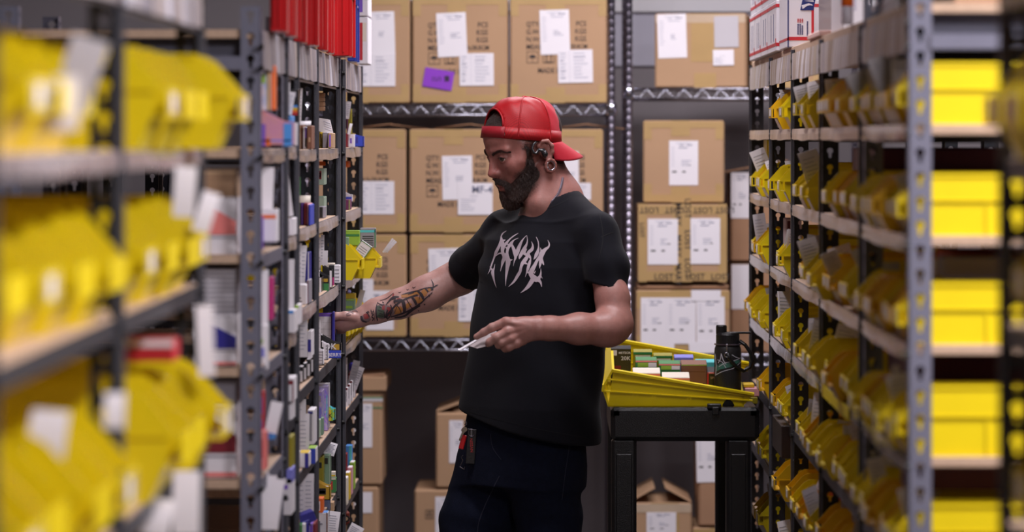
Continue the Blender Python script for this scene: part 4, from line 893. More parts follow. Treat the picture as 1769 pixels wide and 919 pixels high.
# red and blue panels standing on the left racks
def red_panel(x0px, x1px, Yc, label, m=RED, h=.42, d=.12):
    X1 = LX(x1px, Yc); X0 = LX(x0px, Yc); q = MB(); w_ = X1-X0
    q.rbox(0, w_, 0, d, 0, h, m, .003)
    for u in (.25, .6): q.box(w_*u, w_*u+.004, -.003, 0, .01, h, m)
    q.box(w_-.001, w_+.006, 0, .006, 0, h, m); q.box(w_-.001, w_+.006, d-.006, d, 0, h, m); q.box(w_-.001, w_+.004, 0, d, .14, .146, m)
    return tag(obj('storage_bin', q, None, (X0, Yc, 1.8785)), label, 'storage bin', 'red bins on the left racks')
for i, (a, b, Yc) in enumerate(((466, 491, 6.72), (491, 506, 7.02), (506, 524, 7.5), (524, 545, 7.72), (548, 561, 8.15), (562, 572, 8.42), (573, 604, 8.75))):
    red_panel(a, b, Yc, 'tall red plastic bin on the left racks, %s counted from the camera' % ORD[i], d=.16)
red_panel(600, 613, 9.35, 'tall dark blue plastic bin on the far left rack', m=BLU, d=.12)
for i, (cc, z) in enumerate((('orange', .0), ('purple', .128), ('pink', .256))):
    q = MB(); q.rbox(0, .03, 0, .2, z, z+.125, C_['white'], .002); q.box(.004, .016, -.001, 0, z+.01, z+.11, C_['red' if i == 0 else 'purple']); q.box(0, .004, -.001, 0, z+.01, z+.11, C_[cc]); q.box(.016, .026, -.001, 0, z+.06, z+.11, C_['cream'])
    tag(obj('carton', q, None, (LX(614, 9.6), 9.66, 1.8785)), '%s colourful carton up the stack beside the dark blue bin' % ORD[i], 'carton')
q = MB(); q.rbox(-.03, .03, 0, .05, 0, .016, flat(190, 140, 90), .001)
tag(obj('cardboard_sheet', q, None, (LX(545, 7.6)-.02, 7.62, 1.8785)), 'small cardboard scrap on the black left rack top', 'cardboard sheet') if False else None
# nearest left rack: big blurred bins
NL = {0: [(440, 5.22, .14), (352, 4.98, .14), (330, 4.80, .14), (300, 4.62, .14), (150, 4.18, .15), (120, 3.98, .15), (70, 3.78, .15)],
      1: [(352, 5.25, .14), (335, 5.06, .14), (300, 4.87, .14), (262, 4.66, .14), (205, 4.25, .15), (150, 4.05, .15), (90, 3.86, .15), (30, 3.68, .15)],
      2: [(392, 5.22, .14), (345, 4.98, .14), (325, 4.78, .14), (225, 4.20, .15), (180, 4.0, .15), (100, 3.8, .15), (60, 3.6, .15)],
      3: [(390, 5.2, .14), (360, 5.02, .14), (290, 4.75, .14), (210, 4.2, .15)]}
for lv, rows in NL.items():
    for i, (px, Y, Wd) in enumerate(rows):
        Xl = LX(px, Y); Xl = min(Xl, -.44+.0)
        put_bin(-1, Xl, Y, NLEV[lv], card=(i % 3 == 0), label='large blurred yellow bin, %s shelf of nearest left rack, %s from its far post' % (SH[lv], ORD[i]), group='large bins on the nearest left rack', Wd=Wd, H=.135 if lv != 2 else .155, L=.40, m=YEL)
for i, (a, b, y1, y2, Y, t_) in enumerate(((298, 335, 288, 375, 5.0, .05), (330, 360, 330, 400, 5.1, .3), (343, 372, 528, 650, 5.1, -.05), (85, 150, 60, 190, 4.1, .3), (80, 135, 130, 225, 3.95, 0), (298, 345, 815, 925, 4.9, 0), (225, 290, 860, 925, 4.8, .2), (45, 110, 710, 790, 4.0, .1), (180, 215, 680, 740, 4.15, 0))):
    lslip('B', 0, a, b, y1, y2, Y, 'blurred white paper sticking out of the nearest left bins, %s of nine from the top' % ['third', 'fourth', 'fifth', 'first', 'second', 'eighth', 'ninth', 'seventh', 'sixth'][i], lines=False, tilt=t_, m=PAPER if i != 3 else GPAPER)
goods('B', 0, 215, 300, 588, 4.95, 'blurred red and white carton in the third-shelf nearest left bins', C_['red'], y2=625, th=.08, stripes=((0, 1, .7, 1, 'white'),))

# ------------------------------------------------------------------ utility cart
CYF = 9.2; ZC = CZ-(703-CY)*CYF/FP
def cx_(px, Y=CYF): return (px-CX)*Y/FP
root = empty('utility_cart', ((cx_(1055)+cx_(1310))/2, CYF+.33, 0), 'black plastic utility cart carrying the yellow bin and the bottle', 'cart')
rx, ry = root.location.x, root.location.y; x0, x1 = cx_(1055)-rx, cx_(1312)-rx; y0, y1 = CYF-ry, CYF+.66-ry
q = MB(); q.rbox(x0, x1, y0, y1, ZC-.088, ZC-.010, RUB, .012)
for a in ((x0, x1, y0, y0+.03), (x0, x1, y1-.03, y1), (x0, x0+.03, y0, y1), (x1-.03, x1, y0, y1)): q.rbox(*a, ZC-.03, ZC-.002, RUB, .008)
obj('top_tray', q, root)
q = MB(); q.rbox(x0, x1, y0, y1, .26, .33, RUB, .012); obj('lower_tray', q, root)
for (a, b) in ((x0+.002, x0+.066), (x1-.084, x1-.022)):
    for (c0, c1) in ((y0+.004, y0+.05), (y1-.05, y1-.004)):
        q = MB(); q.rbox(a, b, c0, c1, .12, ZC-.08, RUB, .008); q.rbox(a+.012, b-.012, c0-.002, c0+.004, .36, ZC-.12, RUB, .002); obj('leg', q, root)
for xx in (x0+.04, x1-.05):
    for yy in (y0+.04, y1-.04):
        q = MB(); q.tube([(xx-.015, yy, .05), (xx+.015, yy, .05)], .05, mat('rubber_wheel', (.02, .02, .02), .6), 18); q.tube([(xx, yy, .05), (xx, yy, .13)], .012, CHR, 8); obj('caster', q, root)
q = MB(); q.rbox(cx_(1222)-rx, cx_(1246)-rx, y0-.004, y0+.02, ZC-.004, ZC+.008, RUB, .002); q.rbox(cx_(1230)-rx, cx_(1242)-rx, y0-.006, y0+.0, ZC-.02, ZC, RUB, .002); obj('clip', q, root)
# big open-front bin, tipped towards the camera
q = MB(); S = 9.26/FP
Lb = (1302-1046)*S; dpt = .26; t = .003
def side_profile(y, hl, hr, m=YEL):
    M = Matrix(((1, 0, 0, 0), (0, 0, 1, y), (0, 1, 0, 0), (0, 0, 0, 1)))
    q.prism([(.006, 0), (Lb-.03, 0), (Lb, hr), (.02, hl)], t, m, M)
    q.prism([(-.004, hl*.42), (Lb*.99, hr*.45), (Lb*.99, hr*.45+.003), (-.004, hl*.42+.003)], t+.004, m, Matrix.Translation((0, -.002, 0)) @ M)
    q.prism([(.004, hl*.75), (Lb, hr*.8), (Lb, hr*.8+.003), (.004, hl*.75+.003)], t+.004, m, Matrix.Translation((0, -.002, 0)) @ M)
    q.prism([(.018, hl-.003), (Lb, hr-.003), (Lb, hr+.002), (.018, hl+.004)], t+.008, m, Matrix.Translation((0, -.004, 0)) @ M)
    for u in (.18, .21, .31, .33, .55, .57): q.prism([(Lb*u, hl*.02), (Lb*u+.003, hl*.02), (Lb*u+.003, hl*.40*(1-u*.4)), (Lb*u, hl*.40*(1-u*.4))], t+.003, m, Matrix.Translation((0, -.0015, 0)) @ M)
side_profile(0, .096, .034); side_profile(dpt-t, .105, .040)
q.box(.006, Lb-.03, 0, dpt, 0, .003, YEL)
M = Matrix(((1, 0, 0, 0), (0, 0, 1, 0), (0, 1, 0, 0), (0, 0, 0, 1)))
for (a, b) in (([(.006, 0), (.010, 0), (.0, .045), (-.008, .045)], 0), ([(-.010, .040), (-.002, .040), (-.002, .058), (-.012, .058)], 0), ([(-.006, .058), (0, .058), (.022, .100), (.016, .100)], 0)): q.prism(a, dpt, YEL, M)
q.box(Lb-.030, Lb-.026, 0, dpt, 0, .028, YEL)
tip = math.radians(13)
bin_o = tag(obj('storage_bin', q, None, (cx_(1046, 9.26), 9.245, ZC-.003), (tip, 0, 0)), 'long yellow open-front bin full of small cartons on the black cart', 'storage bin')
Mb = Matrix.Translation((cx_(1046, 9.26), 9.245, ZC-.003)) @ Matrix.Rotation(tip, 4, 'X')
def incl(x, y, z, wx, dy, h, label, col, marks=(), words=(), rot=0):
    s = MB(); s.rbox(0, wx, 0, dy, 0, h, col, .001)
    for (u0, u1, v0, v1, cc) in marks: s.box(wx*u0, wx*u1, -.0006, 0, h*v0, h*v1, C_[cc])
    s.box(.002, wx-.002, .002, dy-.002, h, h+.0004, col)
    o = tag(obj('carton', s, None), label, 'carton', 'small cartons in the cart bin'); o.matrix_world = Mb @ Matrix.Translation((x, y, z)) @ Matrix.Rotation(rot, 4, 'Z')
    for (tx, sz, ox, oz, mm) in words:
        s = MB(); s.text(tx, sz, mm, (ox, -.0012, oz)); obj('printed_words', s, o)
incl(.016, .17, .012, .052, .03, .093, 'black METEOR 20K carton at the left in the cart bin', C_['black'], ((.0, .5, .3, .5, 'dred'), (.08, .3, .80, .95, 'white')), (('METEOR', .0082, .020, .079, PAPER), ('20K', .015, .026, .062, PAPER)))
for i in range(2): incl(.074+.052*i, .16, .012, .049, .03, .086-.010*i, 'yellow green carton, %s of the back row in the cart bin' % ORD[i], C_['olive'], ((0, 1, .93, 1, 'green'), (.1, .9, .84, .9, 'cream')))
incl(.18, .165, .012, .050, .03, .070, 'violet lettered carton, third of the back row in the cart bin', C_['lav'], ((.1, .9, .80, .9, 'white'),))
incl(.235, .17, .012, .055, .03, .056, 'pale blue carton at the far end of the back row in the cart bin', C_['teal'])
for i in range(2): incl(.078+.060*i, .09, .012, .055, .035, .084-.009*i, 'green and white carton, %s of the middle row in the cart bin' % ORD[i], C_['green'], ((.1, .6, .80, .93, 'lime'), (.6, .98, .80, .93, 'white'), (0, 1, .95, 1, 'coral')))
incl(.196, .10, .012, .066, .045, .070, 'rust brown carton with a lime lid in the cart bin', C_['brown'], ((0, .9, .75, .97, 'brown'), (0, 1, .97, 1, 'lime')))
incl(.262, .08, .012, .08, .05, .056, 'black carton with red edge and silver words in the cart bin', C_['black'], ((0, .05, 0, 1, 'red'), (0, 1, .93, 1, 'coral')), (('SPIRIT MAN', .009, .008, .038, C_['tan']),))
for i in range(2): incl(.07+.075*i, .025, .012, .07, .05, .070-.012*i, 'white and pink foil carton, %s of the front row in the cart bin' % ORD[i], C_['cream'], ((0, 1, .9, .97, 'coral'),))
q = MB(); q.rbox(.02, Lb-.15, .17, .24, 0, .03, RUB, .003)
tag(obj('foam_block', q, None, (cx_(1046, 9.26), 9.25, ZC-.009)), 'black block propping up the yellow bin on the cart', 'block')
# small things at the right end of the cart
def onC(px): return cx_(px, 9.45)
crate('carton', onC(1283), onC(1308), 9.42, 9.5, ZC-.009, .018, C_['olive'], 'low yellow carton right of the bottle on the cart')
crate('carton', onC(1286), onC(1311), 9.43, 9.50, ZC+.010, .022, C_['pink'], 'pink white carton stack right of the bottle on the cart')
crate('carton', onC(1284), onC(1303), 9.44, 9.50, ZC+.0325, .010, C_['yellow'], 'thin yellow card right of the bottle on the cart')
# bottle
YBt = 9.235; bx = cx_(1258.5, YBt); s = YBt/FP
def zz(py): return (CZ-(py-CY)*YBt/FP)-ZC+.003
BB = mat('black_powder_coat', (.012, .012, .013), .5, bump=.1, bscale=900)
q = MB(); r = 23.5*s
q.lathe([(0, 0), (r*.94, 0), (r, .004), (r, zz(612)), (r*.98, zz(604)), (r*.86, zz(596)), (r*.80, zz(594)), (0, zz(594))], BB, n=40)
bo = tag(obj('water_bottle', q, None, (bx, YBt+.04, ZC-.003), smooth=True), 'black water bottle with stickers standing on the cart', 'water bottle')
q = MB(); q.lathe([(0, zz(597)), (r*.86, zz(597)), (r*.87, zz(595)), (r*.87, zz(580)), (r*.80, zz(576)), (r*.5, zz(575)), (0, zz(575))], RUB, n=32)
q.lathe([(r*.86, zz(597)), (r*1.0, zz(597)), (r*1.0, zz(595)), (r*.86, zz(595))], CHRM, n=32); obj('lid', q, bo, smooth=False)
q = MB(); q.lathe([(0, zz(578)), (9.5*s, zz(578)), (9.5*s, zz(565)), (8.5*s, zz(563)), (0, zz(562.5))], RUB, (-11*s, 0, 0), n=20); obj('spout_cap', q, bo)
q = MB(); q.rbox(-12*s, 40*s, -.008, .008, zz(578), zz(574.5), RUB, .001); obj('lid_strap', q, bo)
q = MB(); q.tube([(20*s, -.01, zz(590)), (30*s, -.012, zz(597)), (40*s, -.012, zz(612)), (42*s, -.012, zz(625)), (38*s, -.012, zz(636)), (27*s, -.014, zz(642)), (14*s, -.030, zz(634)), (2*s, -.040, zz(620)), (-2*s, -.041, zz(610))], .0048, RUB, 8); obj('cord_handle', q, bo, smooth=True)
q = MB(); q.tube([(-3*s+4*s*math.cos(a), -.042, zz(613)+4*s*math.sin(a)) for a in [i*math.pi/6 for i in range(13)]], .0011, CHR, 6); q.rbox(-4*s, -1.5*s, -.040, -.037, zz(610), zz(594), CHR, .0005); obj('metal_ring', q, bo, smooth=True)
def on_cyl(q, pts, m, off=.0006):      # sticker polygon wrapped on the bottle: x in px from axis, y in px rows
    pass
GS = flat(60, 110, 95); GO = flat(190, 190, 200)
def sticker_stroke(q, pts, m, off):
    for (a, b) in zip(pts[:-1], pts[1:]):
        n = max(2, int(math.hypot(b[0]-a[0], b[1]-a[1])/1.5))
        for i in range(n):
            p0 = [a[j]+(b[j]-a[j])*i/n for j in range(3)]; p1 = [a[j]+(b[j]-a[j])*(i+1)/n for j in range(3)]
            d = (p1[0]-p0[0], p1[1]-p0[1]); l = math.hypot(*d) or 1; nx, ny = -d[1]/l, d[0]/l; vs = []
            for (p, sg) in ((p0, 1), (p0, -1), (p1, -1), (p1, 1)):
                X = (p[0]+nx*p[2]/2*sg)*s; X = max(-r*.995, min(r*.995, X)); a_ = math.asin(X/r); R_ = r+off
                vs.append((R_*math.sin(a_), -R_*math.cos(a_), zz(p[1]+ny*p[2]/2*sg)))
            q.add(vs, [(0, 1, 2, 3)], m)
q = MB()
sticker_stroke(q, [(-22, 640, 6), (-15, 634, 9), (-8, 632, 10), (2, 630, 9), (12, 627, 7), (20, 624, 4)], GS, .0004)
for L in ([(-22, 612, 1), (-20, 632, 1), (-21, 650, 1)], [(-12, 611, 1), (-13, 620, 1.4), (-17, 628, 1)], [(-12, 611, 1), (-9, 622, 1.4), (-4, 630, 1)], [(-20, 648, 1), (-12, 643, 1), (-4, 640, 1), (8, 637, 1), (16, 631, 1), (22, 626, 1)], [(-16, 634, 1), (-6, 627, 1), (4, 625, 1), (14, 622, 1), (22, 619, 1)], [(6, 613, 1), (12, 617, 1), (20, 620, 1)], [(-18, 622, 1), (-10, 626, 1), (-4, 636, 1)]):
    sticker_stroke(q, L, GO, .0008)
obj('sticker', q, bo)
q = MB(); sticker_stroke(q, [(15, 690, 9), (15, 668, 9)], flat(70, 30, 40), .0004); obj('sticker', q, bo)['label'] = 'dark red sticker strip'
# ------------------------------------------------------------------ the man: one smooth body from blended volumes
def surface_nets(F, org, h):
    nx, ny, nz = F.shape; ins = F < 0
    cnt = np.zeros((nx-1, ny-1, nz-1), np.uint8)
    offs = [(a, b, c) for a in (0, 1) for b in (0, 1) for c in (0, 1)]
    for a, b, c in offs: cnt += ins[a:nx-1+a, b:ny-1+b, c:nz-1+c]
    act = (cnt > 0) & (cnt < 8); I, J, K = np.nonzero(act); n = len(I)
    idx = np.full(act.shape, -1, np.int32); idx[I, J, K] = np.arange(n)
    pos = np.zeros((n, 3)); ct = np.zeros(n)
    for a in offs:
        for ax in range(3):
            if a[ax]: continue
            b = list(a); b[ax] = 1
            Fa = F[I+a[0], J+a[1], K+a[2]]; Fb = F[I+b[0], J+b[1], K+b[2]]
            m = (Fa < 0) != (Fb < 0); t = np.where(m, Fa/np.where(m, Fa-Fb, 1), 0)
            for d in range(3): pos[:, d] += m*(a[d]+(t if d == ax else 0))
            ct += m
    pos /= ct[:, None]; V = (np.stack([I, J, K], 1)+pos)*h+org
    quads = []
    for ax in range(3):
        s0 = [slice(1, -1)]*3; s0[ax] = slice(0, -1); s1 = list(s0); s1[ax] = slice(1, None)
        # grid points away from the border on the two other axes
        A = ins[tuple(s0)]; B = ins[tuple(s1)]; D = A != B
        P = np.stack(np.nonzero(D), 1); flip = A[D]
        o1, o2 = [(1, 2), (2, 0), (0, 1)][ax]
        base = P.copy(); base[:, o1] += 1; base[:, o2] += 1
        c = []
        for (d1, d2) in ((-1, -1), (0, -1), (0, 0), (-1, 0)):
            q = base.copy(); q[:, o1] += d1; q[:, o2] += d2; c.append(idx[q[:, 0], q[:, 1], q[:, 2]])
        Q = np.stack(c, 1); Q[~flip] = Q[~flip][:, ::-1]; quads.append(Q)
    return V, np.concatenate(quads)

def np_v(p): return np.array([p[0], p[1], p[2]], float)
class Prim: pass
def cap_(a, b, ra, rb, k=.012, op='u'):
    a, b = np_v(a), np_v(b); ab = b-a; L2 = max((ab**2).sum(), 1e-9)
    p = Prim(); p.c = (a+b)/2; p.r = math.sqrt(L2)/2+max(ra, rb)+k; p.k = k; p.op = op
    def f(X):
        t = np.clip(((X-a)@ab)/L2, 0, 1); d = X-a-t[:, None]*ab
        return np.sqrt((d*d).sum(1))-(ra+(rb-ra)*t)
    p.f = f; return p
def ell_(c, r, axes=None, k=.012, op='u', pw=2):
    c = np_v(c); r = np_v(r); A = np.eye(3) if axes is None else np.array([np_v(a) for a in axes])
    p = Prim(); p.c = c; p.r = max(r)+k; p.k = k; p.op = op
    def f(X):
        q = (X-c)@A.T; u = q/r
        if pw == 2: k0 = np.sqrt((u*u).sum(1))
        else: k0 = (np.abs(u)**pw).sum(1)**(1/pw)
        k1 = np.sqrt(((q/(r*r))**2).sum(1))+1e-9
        return np.where(k0 < .3, -min(r)*(1-k0), k0*(k0-1)/np.maximum(k1, 1e-6))
    p.f = f; return p
def sec_(tab, ang, k=.02, op='u'):
    """stack of elliptic sections: (z, x, y, a, b), a along the shoulder line, b across"""
    T = np.array(sorted(tab)); ca, sa = math.cos(ang), math.sin(ang)
    p = Prim(); z0, z1 = T[0, 0], T[-1, 0]; p.c = np.array([T[:, 1].mean(), T[:, 2].mean(), (z0+z1)/2]); p.r = (z1-z0)/2+T[:, 3].max()+.1; p.k = k; p.op = op
    def f(X):
        z = np.clip(X[:, 2], z0, z1); g = [np.interp(z, T[:, 0], T[:, i]) for i in range(1, 5)]
        dx, dy = X[:, 0]-g[0], X[:, 1]-g[1]; u = (dx*ca+dy*sa)/g[2]; v = (-dx*sa+dy*ca)/g[3]
        k0 = (np.abs(u)**2.3+np.abs(v)**2.3)**(1/2.3)
        d = (k0-1)*np.minimum(g[2], g[3]); return np.maximum(d, np.maximum(X[:, 2]-z1, z0-X[:, 2]))
    p.f = f; return p
def evalsdf(prims, X, allp=False):
    d = np.full(len(X), 1.0)
    for p in prims:
        if p.op == 'c':
            if allp: d = np.minimum(d, p.f(X))
            continue
        e = p.f(X); k = p.k
        if p.op == 'u':
            h = np.clip(.5+.5*(d-e)/k, 0, 1); d = d*(1-h)+e*h-k*h*(1-h)
        else:
            h = np.clip(.5-.5*(d+e)/k, 0, 1); d = d*(1-h)-e*h+k*h*(1-h)
    return d
def sculpt(name, prims, lo, hi, h, m, post=None, parent=None, disp=None):
    lo, hi = np_v(lo), np_v(hi); n = np.ceil((hi-lo)/h).astype(int)+1
    F = np.full(tuple(n), .5, np.float32); B = 24
    for i in range(0, n[0], B):
        for j in range(0, n[1], B):
            for k in range(0, n[2], B):
                i1, j1, k1 = min(i+B, n[0]), min(j+B, n[1]), min(k+B, n[2])
                c = lo+np.array([(i+i1)/2, (j+j1)/2, (k+k1)/2])*h; diag = h*math.sqrt(3)*B/2
                near = [p for p in prims if np.linalg.norm(p.c-c) < p.r+diag+.03]
                if not any(p.op in 'uc' for p in near): continue
                g = np.stack(np.meshgrid(np.arange(i, i1), np.arange(j, j1), np.arange(k, k1), indexing='ij'), -1).reshape(-1, 3)*h+lo
                dc = evalsdf(near, c[None], True)[0]
                if dc > diag*2.2+.02: continue
                d = evalsdf(near, g)
                if post is not None: d = post(g, d)
                F[i:i1, j:j1, k:k1] = d.reshape(i1-i, j1-j, k1-k)
    F[0] = F[-1] = .5; F[:, 0] = F[:, -1] = .5; F[:, :, 0] = F[:, :, -1] = .5
    V, Q = surface_nets(F, lo, h)
    if disp is not None: V = disp(V)
    me = bpy.data.meshes.new(name); me.vertices.add(len(V)); me.vertices.foreach_set('co', V.ravel())
    me.loops.add(len(Q)*4); me.loops.foreach_set('vertex_index', Q.ravel().astype(np.int32))
    me.polygons.add(len(Q)); me.polygons.foreach_set('loop_start', np.arange(0, len(Q)*4, 4, dtype=np.int32))
    me.polygons.foreach_set('use_smooth', np.ones(len(Q), bool)); me.update(calc_edges=True); me.validate(); me.materials.append(m)
    return link(name, me, parent)

YP = 8.70
# head frame: forward, left (towards the camera), up
psi, pit = math.radians(27), math.radians(21)
Fh = Vector((-math.cos(psi), -math.sin(psi), 0)); Sh = Vector((math.sin(psi), -math.cos(psi), 0)); Zv = Vector((0, 0, 1))
Ff = Fh*math.cos(pit)-Zv*math.sin(pit); Uu = Zv*math.cos(pit)+Fh*math.sin(pit)
HO = W(909, 264, 8.70)
def H(f, s, u): return HO+Ff*f+Sh*s+Uu*u
HA = (Ff, Sh, Uu)
def he(f, s, u, rf, rs, ru, k=.012, op='u', pw=2): return ell_(H(f, s, u), (rf, rs, ru), HA, k, op, pw)
head = [he(-.014, 0, .046, .094, .073, .082, .02), he(.034, 0, .055, .056, .060, .052, .02), he(.040, 0, -.010, .050, .058, .068, .02),
        he(.042, 0, -.062, .050, .047, .034, .02), he(.076, 0, -.088, .019, .022, .018, .014)]
for s in (-1, 1):
    head += [cap_(H(-.004, s*.056, -.045), H(.055, s*.030, -.085), .017, .014, .016), he(.058, s*.044, -.006, .022, .018, .020, .018),
             cap_(H(.084, s*.010, .036), H(.068, s*.046, .035), .0085, .008, .010),
             cap_(H(.030, s*.058, .03), H(.045, s*.055, .0), .012, .012, .012)]
for s in (-1, 1): head += [he(.094, s*.032, .017, .014, .016, .011, .010, 's')]
for s in (-1, 1):
    g_ = (.88, s*.47)
    head += [he(.0735, s*.0315, .016, .0148, .0152, .0135, .003), he(.0735+.0125*g_[0], s*.0315+.0125*g_[1], .0150, .0085, .0115, .0047, .0012, 's')]
head += [cap_(H(.085, 0, .026), H(.099, 0, -.006), .0075, .0088, .010), ell_(H(.1035, 0, -.0135), (.0105, .0100, .0088), HA, .006), cap_(H(.090, 0, -.0205), H(.100, 0, -.0190), .006, .0065, .005)]
for s in (-1, 1): head += [he(.093, s*.0125, -.0160, .0095, .0058, .0072, .006), he(.095, s*.0068, -.0255, .0042, .0026, .003, .003, 's')]
head += [cap_(H(.085, 0, -.028), H(.087, 0, -.040), .012, .012, .012), he(.087, 0, -.0465, .0105, .020, .0052, .006), he(.0855, 0, -.0585, .0110, .018, .0065, .006),
         cap_(H(.0945, -.017, -.0520), H(.0945, .017, -.0520), .0014, .0014, .003, 's')]
for s in (-1, 1):    # ears
    hel = [(.006, .070, .010), (.006, .074, .026), (-.004, .079, .034), (-.016, .083, .030), (-.023, .085, .014), (-.020, .082, -.002), (-.011, .078, -.014), (-.006, .076, -.022)]
    hel = [(a-.008, s*b, c_*.92-.006) for a, b, c_ in hel]
    for a, b in zip(hel[:-1], hel[1:]): head.append(cap_(H(*a), H(*b), .0042, .0042, .004))
    head += [he(-.016, s*.073, .0, .015, .005, .024, .006), he(-.013, s*.081, -.002, .0065, .008, .012, .004, 's'), cap_(H(-.001, s*.074, .003), H(-.003, s*.074, -.004), .0045, .004, .004)]
    lob = [(-.013+.0135*math.cos(t), s*(.079+.001*math.sin(t)), -.037+.0145*math.sin(t)) for t in [i*math.pi/5 for i in range(11)]]
    for a, b in zip(lob[:-1], lob[1:]): head.append(cap_(H(*a), H(*b), .0036, .0036, .002))
NB = W(956, 352, 8.72)
neck = [cap_(H(-.030, 0, -.02), NB, .050, .056, .02), cap_(H(-.040, 0, .0), W(954, 345, 8.72), .038, .043, .02), cap_(H(.0, .02, -.06), W(935, 352, 8.66), .030, .034, .02),
        cap_(H(-.020, .052, -.040), W(930, 350, 8.64), .010, .009, .014)]
SR, SL = W(874, 408, 8.83), W(1031, 404, 8.57)
ER, WR = W(800, 476, 9.0), W(628, 545, 8.95)
EL, WL = W(1061, 559, 8.48), W(932, 567, 8.37)
EL0 = W(1058, 515, 8.50)
torso = [cap_(NB, W(955, 470, 8.72), .075, .12, .03), cap_(SR, SL, .042, .040, .03), cap_(W(945, 460, 8.72), W(910, 760, 8.70), .125, .12, .03),
         cap_(W(905, 780, 8.70), W(880, 850, 8.74), .11, .08, .03)]
armR = [cap_(SR, ER, .044, .039, .02), cap_(ER, W(775, 487, 8.99), .040, .039, .02), cap_(W(790, 480, 9.0), W(735, 507, 8.98), .039, .039, .02),
        cap_(W(740, 506, 8.98), W(690, 525, 8.97), .038, .0315, .03), cap_(W(690, 525, 8.97), W(650, 537, 8.96), .0315, .0255, .03), cap_(W(650, 537, 8.96), WR, .0255, .0225, .03)]
# right hand, palm towards the shelf, fingers going in behind the violet case
armR += [ell_(W(606, 553, 8.945), (.038, .022, .022), None, .018), ell_(W(592, 557, 8.942), (.026, .024, .022), None, .014)]
def fing(pts, rs, k=.004):
    return [cap_(a, b, ra, rb, k) for a, b, ra, rb in zip(pts[:-1], pts[1:], rs[:-1], rs[1:])]
for i, (y, dy, ln) in enumerate(((549, -.022, 1.0), (556, -.008, 1.08), (563, .006, 1.0), (569, .017, .82))):
    Yf = 8.955+dy*.6
    armR += fing([W(592, y+1, Yf), W(592-26*ln, y-1+i*1.5, Yf), W(592-44*ln, y+3+i*1.5, Yf-.002), W(592-58*ln, y+9+i, Yf-.004)], [.0098, .0088, .008, .0072])
armR += fing([W(612, 549, 8.93), W(596, 545.5, 8.915), W(580, 546, 8.912), W(570, 549, 8.912)], [.012, .0105, .0092, .008])
armL = [cap_(SL, EL0, .040, .0375, .02), cap_(EL0, EL, .0375, .041, .02), cap_(EL, W(1048, 569, 8.45), .041, .039, .02), cap_(W(1052, 568, 8.46), W(1000, 568, 8.42), .039, .034, .02),
        cap_(W(1000, 568, 8.42), WL, .034, .0235, .02), cap_(W(948, 567, 8.38), WL, .0245, .0225, .02)]
YH = 8.365
armL += [cap_(W(928, 566, YH), W(896, 566, YH), .022, .019, .012), cap_(W(926, 562, YH), W(886, 560, YH), .018, .0145, .010), cap_(W(926, 572, YH), W(893, 583, YH), .017, .0145, .010),
         ell_(W(906, 570, YH-.002), (.030, .017, .029), None, .010)]
armL += fing([W(884, 559, YH), W(874, 557, YH-.004), W(850, 566, YH-.004), W(836, 574, YH+.002), W(823, 582, YH+.006)], [.0155, .0125, .0100, .0088, .0072])
armL += fing([W(888, 571, YH-.006), W(877, 573, YH-.014), W(858, 583, YH-.019), W(846, 591, YH-.012), W(844, 594, YH-.006)], [.0135, .0120, .0100, .0090, .0078])
armL += fing([W(892, 580, YH-.006), W(882, 585, YH-.015), W(866, 592, YH-.018), W(862, 596, YH-.010), W(865, 597, YH-.0)], [.0130, .0116, .0098, .0090, .008])
armL += fing([W(902, 588, YH), W(892, 593, YH-.010), W(879, 600, YH-.014), W(873, 602, YH-.006), W(877, 601, YH+.004)], [.0125, .0110, .0094, .0086, .0075])
armL += fing([W(912, 572, YH+.018), W(890, 574, YH+.034), W(868, 578, YH+.036), W(852, 582, YH+.032)], [.0145, .0125, .0108, .0085])
